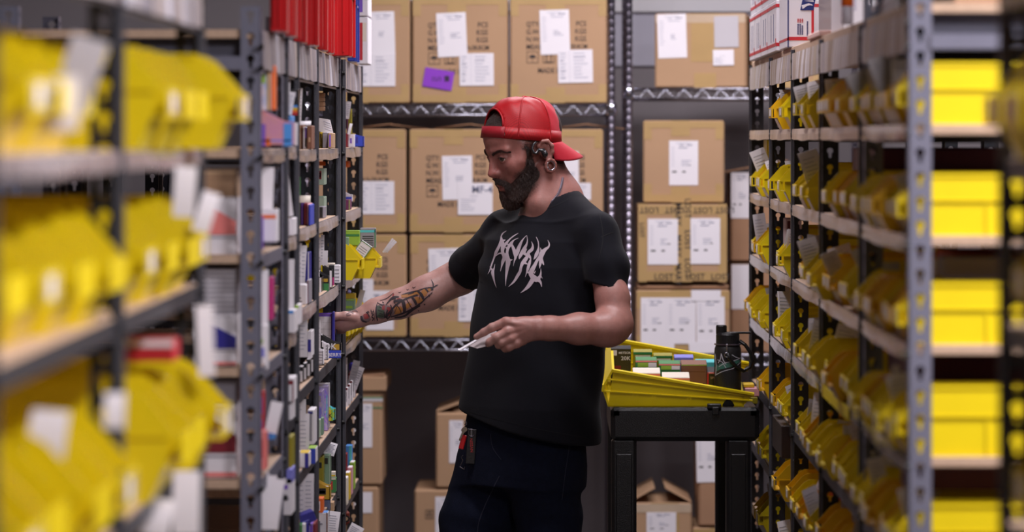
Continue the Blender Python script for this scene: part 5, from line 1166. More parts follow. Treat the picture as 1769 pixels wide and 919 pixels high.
# knuckle bumps and tendons
for (px, py) in ((876, 556), (878, 570), (884, 583), (893, 592)): armL.append(ell_(W(px+1, py, YH-.012), (.008, .006, .008), None, .008))
for (a, b) in (((879, 557), (915, 563)), ((881, 571), (914, 566)), ((887, 583), (915, 569))): armL.append(cap_(W(*a, YH-.0145), W(*b, YH-.0185), .0026, .002, .006))
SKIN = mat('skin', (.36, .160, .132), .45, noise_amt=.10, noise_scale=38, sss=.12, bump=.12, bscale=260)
nt = SKIN.node_tree
person = None
body = sculpt('person', head+neck+torso+armR+armL, (-.60, 8.25, .80), (.24, 9.12, 1.87), .0020, SKIN)
tag(body, 'bearded man in red cap and black t-shirt reaching into left shelf, card in hand', 'person')
def tint_body(me):
    n = len(me.vertices); V = np.empty(n*3); me.vertices.foreach_get('co', V); V = V.reshape(-1, 3); C = np.ones((n, 4)); C[:, :3] = (.38, .180, .150); ar = np.clip((-.10-V[:, 0])/.04, 0, 1)[:, None]*(V[:, 2] < 1.5)[:, None]; C[:, :3] += ar*np.array([.07, .065, .06])  # reaching arm painted paler to stand in for stronger light on it
    hd = np.clip((V[:, 2]-1.53)/.06, 0, 1)[:, None]; C[:, :3] -= hd*np.array([.055, .050, .042])  # head painted darker, standing in for the weaker light there
    sel = V[:, 2] > HO.z-.19; X = V[sel]; c_ = C[sel][:, :3]
    def mix(col, dist, soft, amt):
        a = np.clip(.5-dist/soft, 0, 1)*amt; a = a[:, None]; return lambda c: c*(1-a)+np.array(col)*a
    Fl = []
    stub = []
    for s in (-1, 1):
        L = [(.022, .068, .014, .007), (.026, .066, -.016, .011), (.034, .060, -.040, .020), (.048, .050, -.058, .027), (.070, .028, -.076, .030)]
        stub += [cap_(H(*a[:3]), H(*b[:3]), a[3], b[3], .01) for a, b in zip(L[:-1], L[1:])]
    stub += [cap_(H(.09, -.02, -.036), H(.09, .02, -.036), .010, .010, .01), cap_(H(.06, 0, -.10), H(.02, 0, -.11), .04, .04, .01)]
    nz = .004*np.sin(X[:, 0]*700)*np.sin(X[:, 1]*650)*np.sin(X[:, 2]*720)
    Fl.append(mix((.05, .022, .015), evalsdf(stub, X)+nz+.004, .016, .85))
    Fl.append(mix((.36, .095, .085), evalsdf([he(.087, 0, -.0465, .0135, .018, .0046), he(.0855, 0, -.0585, .0135, .016, .0058)], X), .002, .9))
    Fl.append(mix((.46, .13, .11), evalsdf([he(.10, 0, -.012, .018, .014, .014)], X), .02, .5))
    Fl.append(mix((.44, .15, .12), evalsdf([he(.055, .058, -.018, .022, .02, .02), he(.055, -.058, -.018, .022, .02, .02)], X), .03, .4))
    Fl.append(mix((.025, .012, .009), evalsdf([he(-.075, 0, .02, .07, .09, .075), he(.0, .056, .045, .040, .017, .034), he(.0, -.056, .045, .040, .017, .034), cap_(H(-.062, .05, .0), H(-.052, .04, -.05), .024, .018)], X)+nz, .010, .9))
    Fl.append(mix((.022, .011, .008), -(X[:, 2]-W(900, 232, 8.7).z), .004, .95))
    for f in Fl: c_ = f(c_)
    C[np.nonzero(sel)[0], :3] = c_
    at = me.color_attributes.new('tint', 'FLOAT_COLOR', 'POINT'); at.data.foreach_set('color', C.ravel())
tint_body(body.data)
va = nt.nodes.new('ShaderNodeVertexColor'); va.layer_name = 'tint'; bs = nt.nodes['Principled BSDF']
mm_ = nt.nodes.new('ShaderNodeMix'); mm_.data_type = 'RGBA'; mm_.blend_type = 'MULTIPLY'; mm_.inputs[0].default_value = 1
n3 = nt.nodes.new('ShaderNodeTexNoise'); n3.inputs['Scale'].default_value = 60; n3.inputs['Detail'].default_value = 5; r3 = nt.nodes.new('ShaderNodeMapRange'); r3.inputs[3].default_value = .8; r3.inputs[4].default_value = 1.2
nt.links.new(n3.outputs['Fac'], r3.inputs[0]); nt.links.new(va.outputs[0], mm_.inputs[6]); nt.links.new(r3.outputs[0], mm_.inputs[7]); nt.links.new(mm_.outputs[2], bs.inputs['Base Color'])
def bvh(o):
    me = o.data; return BVHTree.FromPolygons([v.co[:] for v in me.vertices], [p.vertices[:] for p in me.polygons])
BODY = bvh(body)
HAIR = mat('dark_hair', (.030, .013, .009), .55, noise_amt=.4, noise_scale=120, bump=.6, bscale=500)
# eyes
for s in (-1, 1):
    c0 = H(.0733, s*.0312, .0158); q = MB()
    gaze = (Ff*.86+Sh*.42+Uu*.10).normalized()
    ax = gaze; bx_ = ax.orthogonal().normalized(); by_ = ax.cross(bx_)
    EYW = mat('eye_white', (.55, .45, .42), .15, coat=.6); IRI = mat('iris_brown', (.05, .025, .012), .1, coat=1); PUP = mat('pupil', (.002, .002, .002), .1)
    for (a0, a1, mm) in ((0, 13, PUP), (13, 33, IRI), (33, 95, EYW)):
        vs = []; fs = []; N = 18; M_ = 6
        for i in range(M_+1):
            t = math.radians(a0+(a1-a0)*i/M_)
            for k_ in range(N):
                p = 2*math.pi*k_/N; vs.append(c0+(ax*math.cos(t)+(bx_*math.cos(p)+by_*math.sin(p))*math.sin(t))*.0132)
        for i in range(M_):
            for k_ in range(N): fs.append((i*N+k_, i*N+(k_+1) % N, (i+1)*N+(k_+1) % N, (i+1)*N+k_))
        q.add(vs, fs, mm)
    obj('eye', q, body, smooth=True)['label'] = 'brown eye looking to the left'
# beard, moustache, hair: shells grown from the head shape, cut by masks
def shell(base, masks, t, amp, seed):
    def post(X, d):
        dm = evalsdf(masks, X); hsd = evalsdf(base, X)
        n_ = np.sin(X[:, 0]*430+seed)*np.sin(X[:, 1]*390+X[:, 2]*120)*np.sin(X[:, 2]*410+X[:, 0]*90)
        return np.maximum(np.maximum(hsd-t-amp*n_, dm+amp*1.5*n_), -(hsd+.006))
    return post
def hb(f, s, u, r): return H(f, s, u), r
beard_m = []
for s in (-1, 1):
    line = [(.022, .068, .008, .006), (.024, .066, -.016, .009), (.032, .060, -.040, .016), (.048, .048, -.060, .024), (.068, .028, -.074, .026)]
    for a, b in zip(line[:-1], line[1:]): beard_m.append(cap_(H(*a[:3]), H(*b[:3]), a[3], b[3], .008))
    beard_m += [cap_(H(.103, s*.004, -.034), H(.094, s*.024, -.044), .0085, .0085, .004), cap_(H(.094, s*.024, -.044), H(.078, s*.034, -.068), .0085, .012, .006)]
beard_m += [cap_(H(.092, 0, -.074), H(.078, 0, -.092), .014, .024, .008), cap_(H(.05, 0, -.088), H(.080, 0, -.094), .028, .022, .01), he(.096, 0, -.0535, .022, .0195, .0088, .003, 's')]
bl, bh = HO-Vector((.13, .13, .16)), HO+Vector((.10, .12, .05))
beard = sculpt('beard', head+[he(.078, 0, -.096, .024, .028, .018, .02)], bl, bh, .0020, HAIR, post=shell(head+[he(.076, 0, -.094, .024, .030, .018, .02), he(.045, 0, -.082, .045, .045, .022, .02)], beard_m, .0028, .0011, 1), parent=body)
hair_m = [he(-.030, 0, .055, .100, .095, .080, .01), cap_(H(.06, 0, .115), H(.085, 0, .085), .03, .022, .01), cap_(H(-.085, 0, .01), H(-.085, 0, -.01), .03, .02, .01)]
CO = W(901.5, 243, 8.70); CA, CB, CH = .0965, .086, .1035
def hair_post(X, d):
    hb_ = evalsdf(head[:8]+neck, X); d = np.maximum(np.maximum(hb_-.0030-.0010*np.sin(X[:, 0]*500)*np.sin(X[:, 2]*420), evalsdf(hair_m, X)), -(hb_+.006))
    q = X-np_v(CO); k0 = np.sqrt((q@np_v(Fh)/(CA-.004))**2+(q@np_v(Sh)/(CB-.004))**2+(q[:, 2]/(CH-.006))**2)
    return np.where(q[:, 2] > .002, np.maximum(d, (k0-1)*.08), .5)
hair = sculpt('hair', head, HO-Vector((.13, .13, .08)), HO+Vector((.14, .13, .17)), .0022, HAIR,
              post=hair_post, parent=body)
# short strands over beard edges, brows and nape
def capP_early(th, v): return W(901.5, 243, 8.70)+Fh*(.085*math.cos(th)*math.cos(v*1.57))+Sh*(.075*math.sin(th)*math.cos(v*1.57))+Vector((0, 0, .10*math.sin(v*1.57)))
def strands(name, tree, pts, n, ln, wd, spread, down, seed):
    r_ = random.Random(seed); q = MB(); vs = []; fs = []
    for i in range(n):
        c0, rr = pts[r_.randrange(len(pts))]; p = c0+Vector([r_.gauss(0, 1) for _ in range(3)]).normalized()*rr*r_.random()
        hit = tree.find_nearest(p)
        if hit[0] is None or (hit[0]-H(.097, .004, -.053)).length < .0185: continue
        P0, N0 = hit[0], hit[1]
        d = (N0*(.55)+down+Vector([r_.uniform(-1, 1) for _ in range(3)])*spread).normalized(); L = ln*r_.uniform(.5, 1.2)
        sd = d.cross(Vector((0, 1, 0))).normalized()*wd; b = len(vs)
        vs += [P0-sd, P0+sd, P0+d*L*.6+sd*.6+Vector((0, 0, -L*.06)), P0+d*L+Vector((0, 0, -L*.2)), P0+d*L*.6-sd*.6+Vector((0, 0, -L*.06))]; fs += [(b, b+1, b+2, b+4), (b+4, b+2, b+3)]
    q.add(vs, fs, HAIR); return obj(name, q, body)
ST = bvh(beard)
spts = [hb(.024, .066, -.016, .010), hb(.032, .060, -.040, .017), hb(.048, .046, -.060, .026), hb(.068, .026, -.076, .028), hb(.08, .01, -.092, .028), hb(.095, .01, -.04, .014), hb(.09, .028, -.05, .012), hb(.05, .055, -.05, .02)]
strands('beard_strands', ST, spts, 5200, .0095, .00028, .5, -Uu*.5, 3)['kind'] = 'stuff'
strands('hair_strands', BODY, [hb(-.060, .05, -.005, .026), hb(-.055, .045, -.035, .02), hb(.026, .068, .016, .008), hb(.030, .066, .028, .009)], 900, .0045, .00025, .3, -Uu*.8-Ff*.3, 9)['kind'] = 'stuff'
strands('hair_strands', BODY, [(capP_early(t_, .25), .022) for t_ in (-.4, -.2, 0, .2, .4, .55)], 2200, .009, .0003, .25, Vector((0, 0, 1))-Ff*.9, 10)['kind'] = 'stuff'
strands('stubble', BODY, [hb(.055, .052, -.036, .022), hb(.026, .067, -.012, .016), hb(.040, .062, -.040, .020), hb(.038, .062, -.028, .012)], 4200, .0036, .00018, .4, -Uu*.4, 4)['kind'] = 'stuff'
BC = [(.092, .013, .032), (.089, .021, .036), (.083, .030, .0385), (.077, .038, .0385), (.071, .046, .035), (.064, .053, .029)]
for s in (-1, 1):
    bp = []
    for i in range(41):
        t = i/40*5; k_ = min(4, int(t)); u = t-k_; p = [BC[k_][j]*(1-u)+BC[k_+1][j]*u for j in range(3)]; bp.append(hb(p[0], s*p[1], p[2]-.002, .0042*(1-.45*i/40)))
    strands('eyebrow', BODY, bp, 1000, .0056, .00028, .22, Sh*s*1.3+Uu*.1, 5+s)['kind'] = 'stuff'
q = MB(); pts = [H(.0882, .0255, .0185), H(.0880, .0330, .0215), H(.0845, .0400, .0210), H(.0790, .0450, .0165)]
q.tube(pts, [.0005, .0011, .0011, .0006], HAIR, 6); obj('eyelashes', q, body, smooth=True)
# lips tint
q = MB()
LIP = mat('lips', (.33, .10, .085), .42)
def decal_pts(tree, q, px_pts, m, off=.0007, n=None):
    pass
# tunnel ring and earphone, neck chain
q = MB(); cc = H(-.013, .081, -.037)
for (r0, r1) in ((.0112, .0018),):
    q.tube([cc+Ff*(r0*math.cos(t))*.9+Uu*(r0*math.sin(t)) for t in [i*2*math.pi/24 for i in range(25)]], r1, CHR, 8)
obj('ear_tunnel', q, body, smooth=True)['label'] = 'silver ring in the earlobe'
q = MB(); BP = mat('glossy_black_plastic', (.012, .013, .016), .28, coat=.5)
ear = [(-.004, .086, -.008), (-.002, .088, .006), (.006, .086, .010), (.014, .083, .004), (.019, .081, .008), (.019, .080, .018), (.013, .080, .026), (.004, .082, .030)]
q.tube([H(*e) for e in ear], [.0060, .0062, .0042, .0036, .0036, .0034, .0030, .0026], BP, 10)
q.tube([H(-.006, .084, -.010), H(-.004, .091, -.004), H(-.003, .092, .004)], [.006, .0068, .005], BP, 12)
ep = obj('earphone', q, None, smooth=True); tag(ep, 'black ear-hook earphone worn in the ear under the red cap', 'earphone')
q = MB()
a, b = W(973, 307, 8.665), W(959, 348, 8.615)
prev = None
for i in range(26):
    t = i/25; p = a.lerp(b, t)+Vector((.004*math.sin(t*math.pi), 0, 0)); h_ = BODY.find_nearest(p); c_p = h_[0]+h_[1]*.0022
    ring = [c_p+Vector((.0024*math.cos(t2), .0008*math.sin(t2)*(1 if i % 2 else -1), .0030*math.sin(t2))) for t2 in [k_*math.pi/4 for k_ in range(9)]]
    q.tube(ring, .0008, CHRM, 5)
tag(obj('neck_chain', q, None, smooth=True), 'silver curb chain round the neck above the collar', 'necklace')

# cap --------------------------------------------------------------------------
CM = mat('red_mesh_fabric', (.50, .012, .012), .5, spec=.35)
nt = CM.node_tree; b = nt.nodes['Principled BSDF']; tc = nt.nodes.new('ShaderNodeTexCoord')
ch = nt.nodes.new('ShaderNodeTexVoronoi'); ch.inputs['Scale'].default_value = 620; ch.inputs['Randomness'].default_value = .15
nt.links.new(tc.outputs['Object'], ch.inputs['Vector']); rmp = nt.nodes.new('ShaderNodeMapRange'); rmp.inputs[1].default_value = .25; rmp.inputs[2].default_value = .45
nt.links.new(ch.outputs['Distance'], rmp.inputs[0]); mx = nt.nodes.new('ShaderNodeMix'); mx.data_type = 'RGBA'
mx.inputs[6].default_value = (.11, .003, .005, 1); mx.inputs[7].default_value = (.38, .006, .010, 1); nt.links.new(rmp.outputs[0], mx.inputs[0]); nt.links.new(mx.outputs[2], b.inputs['Base Color'])
CF = mat('red_cap_fabric', (.46, .010, .026), .8, spec=.3, sheen=.1, bump=.2, bscale=700)
CO = W(901.5, 243, 8.70); tl = math.radians(4)
cf = (Fh*math.cos(tl)+Zv*math.sin(tl)*1.0).normalized(); cs = Sh; cu = cs.cross(cf).normalized()
if cu.z < 0: cu = -cu
CA, CB, CH = .0965, .086, .1035
def capP(th, v, off=0):       # th: 0 = over the face; v: 0 rim .. 1 crown
    ph = v*math.pi/2; e = .80
    rr = math.cos(ph)**.62 if v < 1 else 0; zz_ = math.sin(ph)**.95
    x = (CA+off)*rr*math.cos(th)*(1-.03*v); y = (CB+off)*rr*math.sin(th)
    back = max(0, -math.cos(th))
    return CO+cf*(x)+cs*y+cu*((CH+off)*zz_*(1+.03*back)+.0*back)
q = MB(); NT, NV = 96, 34; vs = []; fs1 = []; fs2 = []
def in_open(th, v):
    th = (th+math.pi) % (2*math.pi)-math.pi
    return v > .155 and (abs(th)/.62)**2+((v-.155)/.31)**2 < 1
for j in range(NV+1):
    for i in range(NT):
        th = 2*math.pi*i/NT; v = j/NV; wr = .0008*math.sin(th*9+v*14)*math.sin(v*math.pi)
        vs.append(capP(th, v, wr))
keep1, keep2 = [], []
for j in range(NV):
    for i in range(NT):
        th = 2*math.pi*(i+.5)/NT; v = (j+.5)/NV
        if in_open(th, v): continue
        f = (j*NT+i, j*NT+(i+1) % NT, (j+1)*NT+(i+1) % NT, (j+1)*NT+i)
        (keep2 if math.pi*.62 < th < math.pi*1.38 else keep1).append(f)
q.add(vs, keep1, CM); q.add([], [], CF)
k_ = q.mi(CF)
for f in keep2: q.f.append(f); q.m.append(k_)
capo = obj('cap', q, None, smooth=True); tag(capo, 'bright red mesh cap worn backwards with the visor at the neck', 'cap')
md = capo.modifiers.new('thickness', 'SOLIDIFY'); md.thickness = .0016; md.offset = 0
q = MB()     # arch binding, seams, sweatband strap
arch = [capP(.62*math.cos(t), .155+.31*math.sin(t), .001) for t in [i*math.pi/16 for i in range(17)]]
q.tube(arch, .0024, CM, 6)
for th in (math.pi*.336, math.pi*1.664, math.pi*.62, math.pi*1.38): q.tube([capP(th, v/20, .0012) for v in range(0, 20)], .0019, CM, 6)
obj('seam', q, capo, smooth=True)
q = MB(); vs = []; n = 60
for i in range(n+1):
    th = 2*math.pi*i/n
    for (v, o_) in ((-.0, .0018), (.155, .0016)): vs.append(capP(th, v, o_) if v >= 0 else capP(th, 0, o_))
q.add(vs, [(2*i, 2*i+1, 2*i+3, 2*i+2) for i in range(n)], CM); sw = obj('sweatband', q, capo, smooth=True); m2 = sw.modifiers.new('thickness', 'SOLIDIFY'); m2.thickness = .002; m2.offset = 1
q = MB(); pts = [capP(th, .08, .0035) for th in (-.5, -.2, .1, .35, .5)]
vs = []
for th in [(-.70+1.4*i/12) for i in range(13)]:
    vs += [capP(th, .005, .0055), capP(th, .155, .0055)]
q.add(vs, [(2*i, 2*i+1, 2*i+3, 2*i+2) for i in range(12)], mat('red_snap_strap', (.27, .012, .02), .5, spec=.3)); st = obj('strap', q, capo, smooth=True); m3 = st.modifiers.new('thickness', 'SOLIDIFY'); m3.thickness = .0018; m3.offset = 1
q = MB(); top = CO+cu*(CH+.0005); q.add([], [], CF); M_ = Matrix.Translation(top) @ Matrix(((cf.x, cs.x, cu.x, 0), (cf.y, cs.y, cu.y, 0), (cf.z, cs.z, cu.z, 0), (0, 0, 0, 1)))
bt = MB(); bt.lathe([(0, -.001), (.0065, -.001), (.0068, .0015), (.005, .0035), (0, .004)], CF, n=16); bt.v = [tuple(M_ @ Vector(v)) for v in bt.v]; obj('button', bt, capo, smooth=True)
# visor, curved, sloping down behind
q = MB(); vs = []; NU, NW = 28, 10
for j in range(NW+1):
    w_ = j/NW
    for i in range(NU+1):
        t = (i/NU-.5)*2; th = math.pi+t*1.22; base_ = capP(th, .02, .001)
        ext = .060*w_*math.sqrt(max(0, 1-(abs(t)**2.6)*.92)); arch_ = -.030*(t*t)*w_-.008*t*t
        vs.append(base_-cf*ext*1.0-Zv*(ext*.50)+cu*arch_)
q.add(vs, [(j*(NU+1)+i, j*(NU+1)+i+1, (j+1)*(NU+1)+i+1, (j+1)*(NU+1)+i) for j in range(NW) for i in range(NU)], CF)
vz = obj('visor', q, capo, smooth=True); m4 = vz.modifiers.new('thickness', 'SOLIDIFY'); m4.thickness = .003; m4.offset = 0

# t-shirt -----------------------------------------------------------------------
SHIRT = mat('black_cotton', (.0034, .0037, .0075), .9, spec=.22, noise_amt=.2, noise_scale=60, sheen=.05, bump=.25, bscale=900)
A49 = math.radians(-46)      # shoulder line direction: towards +x and towards the camera
def SZ(py, px, Y, a, b): p = W(px, py, Y); return (p.z, p.x, p.y, a, b)
shirtp = [sec_([SZ(385, 955, 8.71, .150, .085), SZ(415, 952, 8.71, .190, .110), SZ(460, 947, 8.70, .192, .122), SZ(520, 938, 8.69, .186, .124), SZ(600, 927, 8.68, .187, .128), SZ(700, 915, 8.67, .192, .134), SZ(800, 906, 8.67, .196, .136)], A49, .03),
          cap_(W(958, 366, 8.715), W(955, 420, 8.71), .078, .11, .03), cap_(W(945, 384, 8.76), SR+Vector((0, 0, .006)), .066, .060, .03), cap_(W(985, 380, 8.66), SL, .064, .050, .03)]
slR = [cap_(SR, W(812, 462, 8.97), .058, .050, .02), cap_(W(812, 462, 8.97), W(780, 488, 9.02), .050, .051, .02)]
slL = [cap_(SL, W(1047, 465, 8.53), .051, .049, .02), cap_(W(1047, 465, 8.53), W(1056, 540, 8.50), .049, .051, .02)]
inner_arm = [cap_(SR, ER, .046, .043, .01), cap_(ER, W(740, 505, 8.98), .043, .043, .01), cap_(SL, EL0, .042, .0405, .01), cap_(EL0, EL, .0405, .042, .01), cap_(EL, W(1000, 568, 8.42), .046, .046, .01)]
neck_cut = [cap_(W(950, 330, 8.70), W(953, 351, 8.705), .068, .066, .006)]
inner_body = [sec_([SZ(700, 915, 8.67, .172, .116), SZ(1000, 906, 8.67, .176, .118)], A49, .01)]
dR = (W(780, 488, 9.02)-W(812, 462, 8.97)).normalized(); cR = W(804, 469, 8.98)
dL = Vector((-.33, -.10, -1)).normalized(); cL = W(1060, 502, 8.52)
def shirt_post(X, d):
    nR = (X-np_v(cR))@np_v(dR); nL = (X-np_v(cL))@np_v(dL)
    def smin(a_, b_, k): h_ = np.clip(.5+.5*(a_-b_)/k, 0, 1); return a_*(1-h_)+b_*h_-k*h_*(1-h_)
    for sl_, n_ in ((slR, nR), (slL, nL)):
        e_ = evalsdf(sl_, X); ia = evalsdf(inner_arm, X)
        e_ = np.maximum(e_, n_); d = smin(d, e_, .014)
    hem = X[:, 2]-(W(905, 742, 8.67).z-.19*(X[:, 0]-W(905, 742, 8.67).x)+.10*(X[:, 1]-8.55))
    d = np.maximum(d, -hem); ib = evalsdf(inner_body, X); d = np.where(hem < .04, np.maximum(d, -ib), d)
    return np.maximum(d, -evalsdf(neck_cut, X))
def shirt_disp(V):
    x, y, z = V[:, 0], V[:, 1], V[:, 2]; out = V.copy()
    low = np.clip((1.40-z)/.35, 0, 1)
    f = .0045*np.sin(26*x+9*z+6*np.sin(3*z))*low+.004*np.sin(40*(z+.5*x)+5*np.sin(8*x))*np.clip((x+.02)/.15, 0, 1)*np.clip((1.5-z)/.1, 0, 1)
    sl = np.exp(-((x+.165)**2+(z-1.39)**2)/.006); f += .004*np.sin(90*(x*.6+z*.8))*sl
    sl2 = np.exp(-((x-.15)**2+(z-1.36)**2)/.008); f += .0045*np.sin(95*(x+.35*z))*sl2
    f += .006*np.sin(30*(x*.8+z*.5)+2*np.sin(10*z))*np.exp(-((z-1.17)**2)/.02)*.6
    dirx = x-np.interp(z, [1, 1.5], [-.05, .0]); L = np.sqrt(dirx**2+(y-8.7)**2)+1e-6
    out[:, 0] += f*dirx/L; out[:, 1] += f*(y-8.7)/L; return out
for p_ in slR+slL: p_.op2 = 'c'
import copy as _cp
cull = []
for p_ in slR+slL:
    c_ = _cp.copy(p_); c_.op = 'c'; cull.append(c_)
shirt = sculpt('t_shirt', shirtp+cull, (-.30, 8.38, .90), (.25, 9.12, 1.60), .0030, SHIRT, post=shirt_post, parent=body, disp=shirt_disp)
# jeans --------------------------------------------------------------------------
JEANS = mat('dark_denim', (.006, .009, .024), .9, spec=.2, noise_amt=.35, noise_scale=90, bump=.4, bscale=700)
def leg(pts, rs): return [cap_(a, b, ra, rb, .03) for a, b, ra, rb in zip(pts[:-1], pts[1:], rs[:-1], rs[1:])]
jp = [sec_([SZ(700, 912, 8.68, .160, .112), SZ(780, 903, 8.68, .168, .118), SZ(835, 897, 8.68, .172, .118)], A49, .02)]
jp += leg([W(862, 815, 8.74), W(828, 900, 8.73), W(800, 1040, 8.70), W(806, 1230, 8.74), W(812, 1400, 8.78)], [.100, .090, .072, .062, .056])
jp += leg([W(938, 815, 8.62), W(948, 900, 8.62), W(952, 1040, 8.60), W(958, 1230, 8.64), W(962, 1400, 8.66)], [.096, .074, .066, .060, .056])
def jd(V):
    x, z = V[:, 0], V[:, 2]; f = .003*np.sin(60*z+22*x+4*np.sin(9*z))*np.clip((1.0-z)/.2, .3, 1); out = V.copy(); out[:, 1] -= f; out[:, 0] += f*.5; return out
jeans = sculpt('jeans', jp, (-.34, 8.45, .03), (.18, 8.95, 1.05), .005, JEANS, parent=body, disp=jd, post=lambda X, d: np.maximum(d, .06-X[:, 2]))
for nm, p in (('right', W(812, 1400, 8.78)), ('left', W(962, 1400, 8.66))):
    sh_ = sculpt('shoe', [cap_((p.x, p.y, .055), (p.x-.10, p.y-.10, .04), .048, .036, .03), ell_((p.x, p.y, .07), (.05, .05, .05), None, .02)], (p.x-.2, p.y-.2, -.01), (p.x+.1, p.y+.1, .16), .006, RUB, parent=body, post=lambda X, d: np.maximum(d, .002-X[:, 2]))
SHT = bvh(shirt); JNT = bvh(jeans)
CAMP = Vector((0, 0, CZ))
def ray(tree, px, py):
    d = Vector(((px-CX)/FP, 1, -(py-CY)/FP)).normalized(); h_ = tree.ray_cast(CAMP, d)
    return h_[0], h_[1]
def strokes(q, tree, lines, m, ox=0, oy=0, sc=1, off=.0009, step=1.2, nw=3):
    for L in lines:
        P = [(ox+a/sc, oy+b/sc, max(w_/sc, .35)) for a, b, w_ in L]; S_ = []
        for i in range(len(P)-1):       # Catmull-Rom for flowing shapes
            p0, p1, p2, p3 = P[max(i-1, 0)], P[i], P[i+1], P[min(i+2, len(P)-1)]
            n = max(2, int(math.hypot(p2[0]-p1[0], p2[1]-p1[1])/step))
            for j in range(n):
                t = j/n; S_.append(tuple(.5*((2*p1[c])+(-p0[c]+p2[c])*t+(2*p0[c]-5*p1[c]+4*p2[c]-p3[c])*t*t+(-p0[c]+3*p1[c]-3*p2[c]+p3[c])*t**3) for c in range(3)))
        S_.append(P[-1]); rows = []
        for i, p in enumerate(S_):
            a, b2 = S_[max(i-1, 0)], S_[min(i+1, len(S_)-1)]; dx, dy = b2[0]-a[0], b2[1]-a[1]; l = math.hypot(dx, dy) or 1; nx, ny = -dy/l, dx/l; row = []
            for k_ in range(nw+1):
                u = (k_/nw-.5)*max(p[2], .3); h0, n0 = ray(tree, p[0]+nx*u, p[1]+ny*u)
                row.append(None if h0 is None else h0+n0*off)
            rows.append(row)
        for r0, r1 in zip(rows[:-1], rows[1:]):
            for k_ in range(nw):
                c4 = [r0[k_], r0[k_+1], r1[k_+1], r1[k_]]
                if all(v is not None for v in c4) and max((c4[0]-v).length for v in c4) < .02: q.add(c4, [(0, 1, 2, 3)], m)
LOGO = [[(335, 67, 4), (290, 98, 14), (268, 140, 16), (270, 190, 38), (240, 265, 34), (205, 335, 38), (178, 410, 20), (145, 500, 18), (122, 572, 12), (98, 615, 3)],
 [(325, 182, 4), (285, 200, 40), (290, 260, 54), (285, 330, 40), (308, 400, 46), (290, 455, 40), (275, 510, 18), (257, 582, 3)],
 [(200, 385, 8), (250, 350, 18), (310, 362, 24), (335, 350, 6)], [(188, 490, 3), (178, 540, 14), (160, 590, 40), (170, 655, 26), (185, 720, 14), (207, 785, 3)], [(122, 520, 4), (150, 560, 24), (165, 580, 10)],
 [(485, 97, 4), (430, 130, 14), (380, 170, 16), (340, 215, 32), (312, 250, 34), (285, 290, 30)], [(487, 158, 3), (430, 185, 14), (392, 230, 40), (358, 280, 36), (343, 340, 34), (345, 400, 52), (356, 455, 62), (345, 540, 44), (332, 630, 26), (325, 700, 12), (324, 765, 3)],
 [(400, 235, 24), (425, 295, 40), (443, 350, 48), (450, 400, 34), (435, 450, 14), (422, 515, 3)], [(590, 125, 4), (552, 165, 10), (520, 215, 30), (490, 285, 46), (468, 345, 50), (450, 395, 30)],
 [(590, 125, 4), (600, 180, 8), (592, 230, 22), (562, 290, 42), (528, 350, 44), (505, 395, 34), (495, 428, 4)], [(585, 290, 26), (560, 350, 34), (600, 380, 34), (575, 430, 50), (540, 475, 44), (520, 525, 34), (508, 580, 36), (480, 630, 38), (430, 710, 26), (360, 777, 3)],
 [(650, 200, 3), (668, 250, 20), (658, 300, 40), (620, 335, 40), (595, 380, 30)], [(600, 350, 40), (632, 400, 30), (645, 432, 5)], [(560, 470, 40), (605, 492, 5)], [(380, 440, 30), (412, 432, 5)], [(345, 240, 20), (372, 238, 5)], [(325, 270, 20), (340, 300, 6)],
 [(710, 145, 4), (735, 200, 12), (742, 260, 14), (735, 320, 36), (715, 365, 44), (700, 400, 30), (680, 432, 4)], [(858, 185, 3), (877, 230, 16), (868, 270, 24), (830, 300, 40), (790, 345, 64), (770, 395, 60), (770, 440, 44), (760, 500, 26), (755, 545, 3)],
 [(780, 430, 34), (800, 480, 22), (810, 505, 3)], [(765, 280, 4), (778, 330, 26)], [(765, 380, 34), (725, 440, 36), (692, 505, 44), (655, 575, 60), (645, 615, 56), (680, 660, 70), (720, 682, 66), (755, 650, 36), (770, 600, 18), (770, 540, 3)],
 [(640, 430, 18), (625, 480, 36), (605, 550, 34), (590, 600, 14), (572, 652, 3)], [(690, 645, 60), (655, 705, 56), (612, 770, 46), (560, 820, 22), (513, 853, 3)], [(740, 690, 46), (768, 722, 26), (780, 780, 4)], [(770, 640, 14), (790, 672, 3)], [(705, 572, 4), (685, 605, 20)], [(600, 590, 20), (630, 600, 30)]]
q = MB(); strokes(q, SHT, LOGO, mat('grey_shirt_print', (.52, .44, .49), .8), 830, 390, 7.354, .0012)
obj('printed_logo', q, shirt)
q = MB(); SEAM = mat('shirt_seam', (.003, .003, .005), .9)
strokes(q, SHT, [[(1036, 372, 1), (1041, 400, 1.3), (1040, 425, 1), (1032, 455, .8)], [(1038, 410, 1.6), (1049, 405, 1.6), (1060, 401, 1)]], SEAM, off=.0006)
strokes(q, SHT, [[(786, 447, .8), (802, 459, .8), (820, 478, .8), (834, 489, .8)], [(1034, 500, .8), (1050, 496, .8), (1066, 492, .8), (1084, 486, .8)], [(800, 708, .8), (850, 722, .8), (930, 741, .8), (1012, 756, .8)], [(917, 361, 1), (935, 361, 1), (955, 357, 1), (975, 348, 1), (990, 337, 1)]], SEAM, off=.0006)
obj('seam', q, shirt)
TI = mat('tattoo_black', (.035, .022, .028), .55); TO = mat('tattoo_orange', (.42, .17, .045), .55); TG = mat('tattoo_green', (.06, .085, .055), .55); TR = mat('tattoo_red', (.26, .035, .035), .55); TM = mat('tattoo_grey', (.19, .12, .12), .55)
q = MB(); X0, Y0, SCL = 590, 470, 7.657
S2 = lambda L, m, off, nw=4: strokes(q, BODY, L, m, X0, Y0, SCL, off, 1.2, nw)
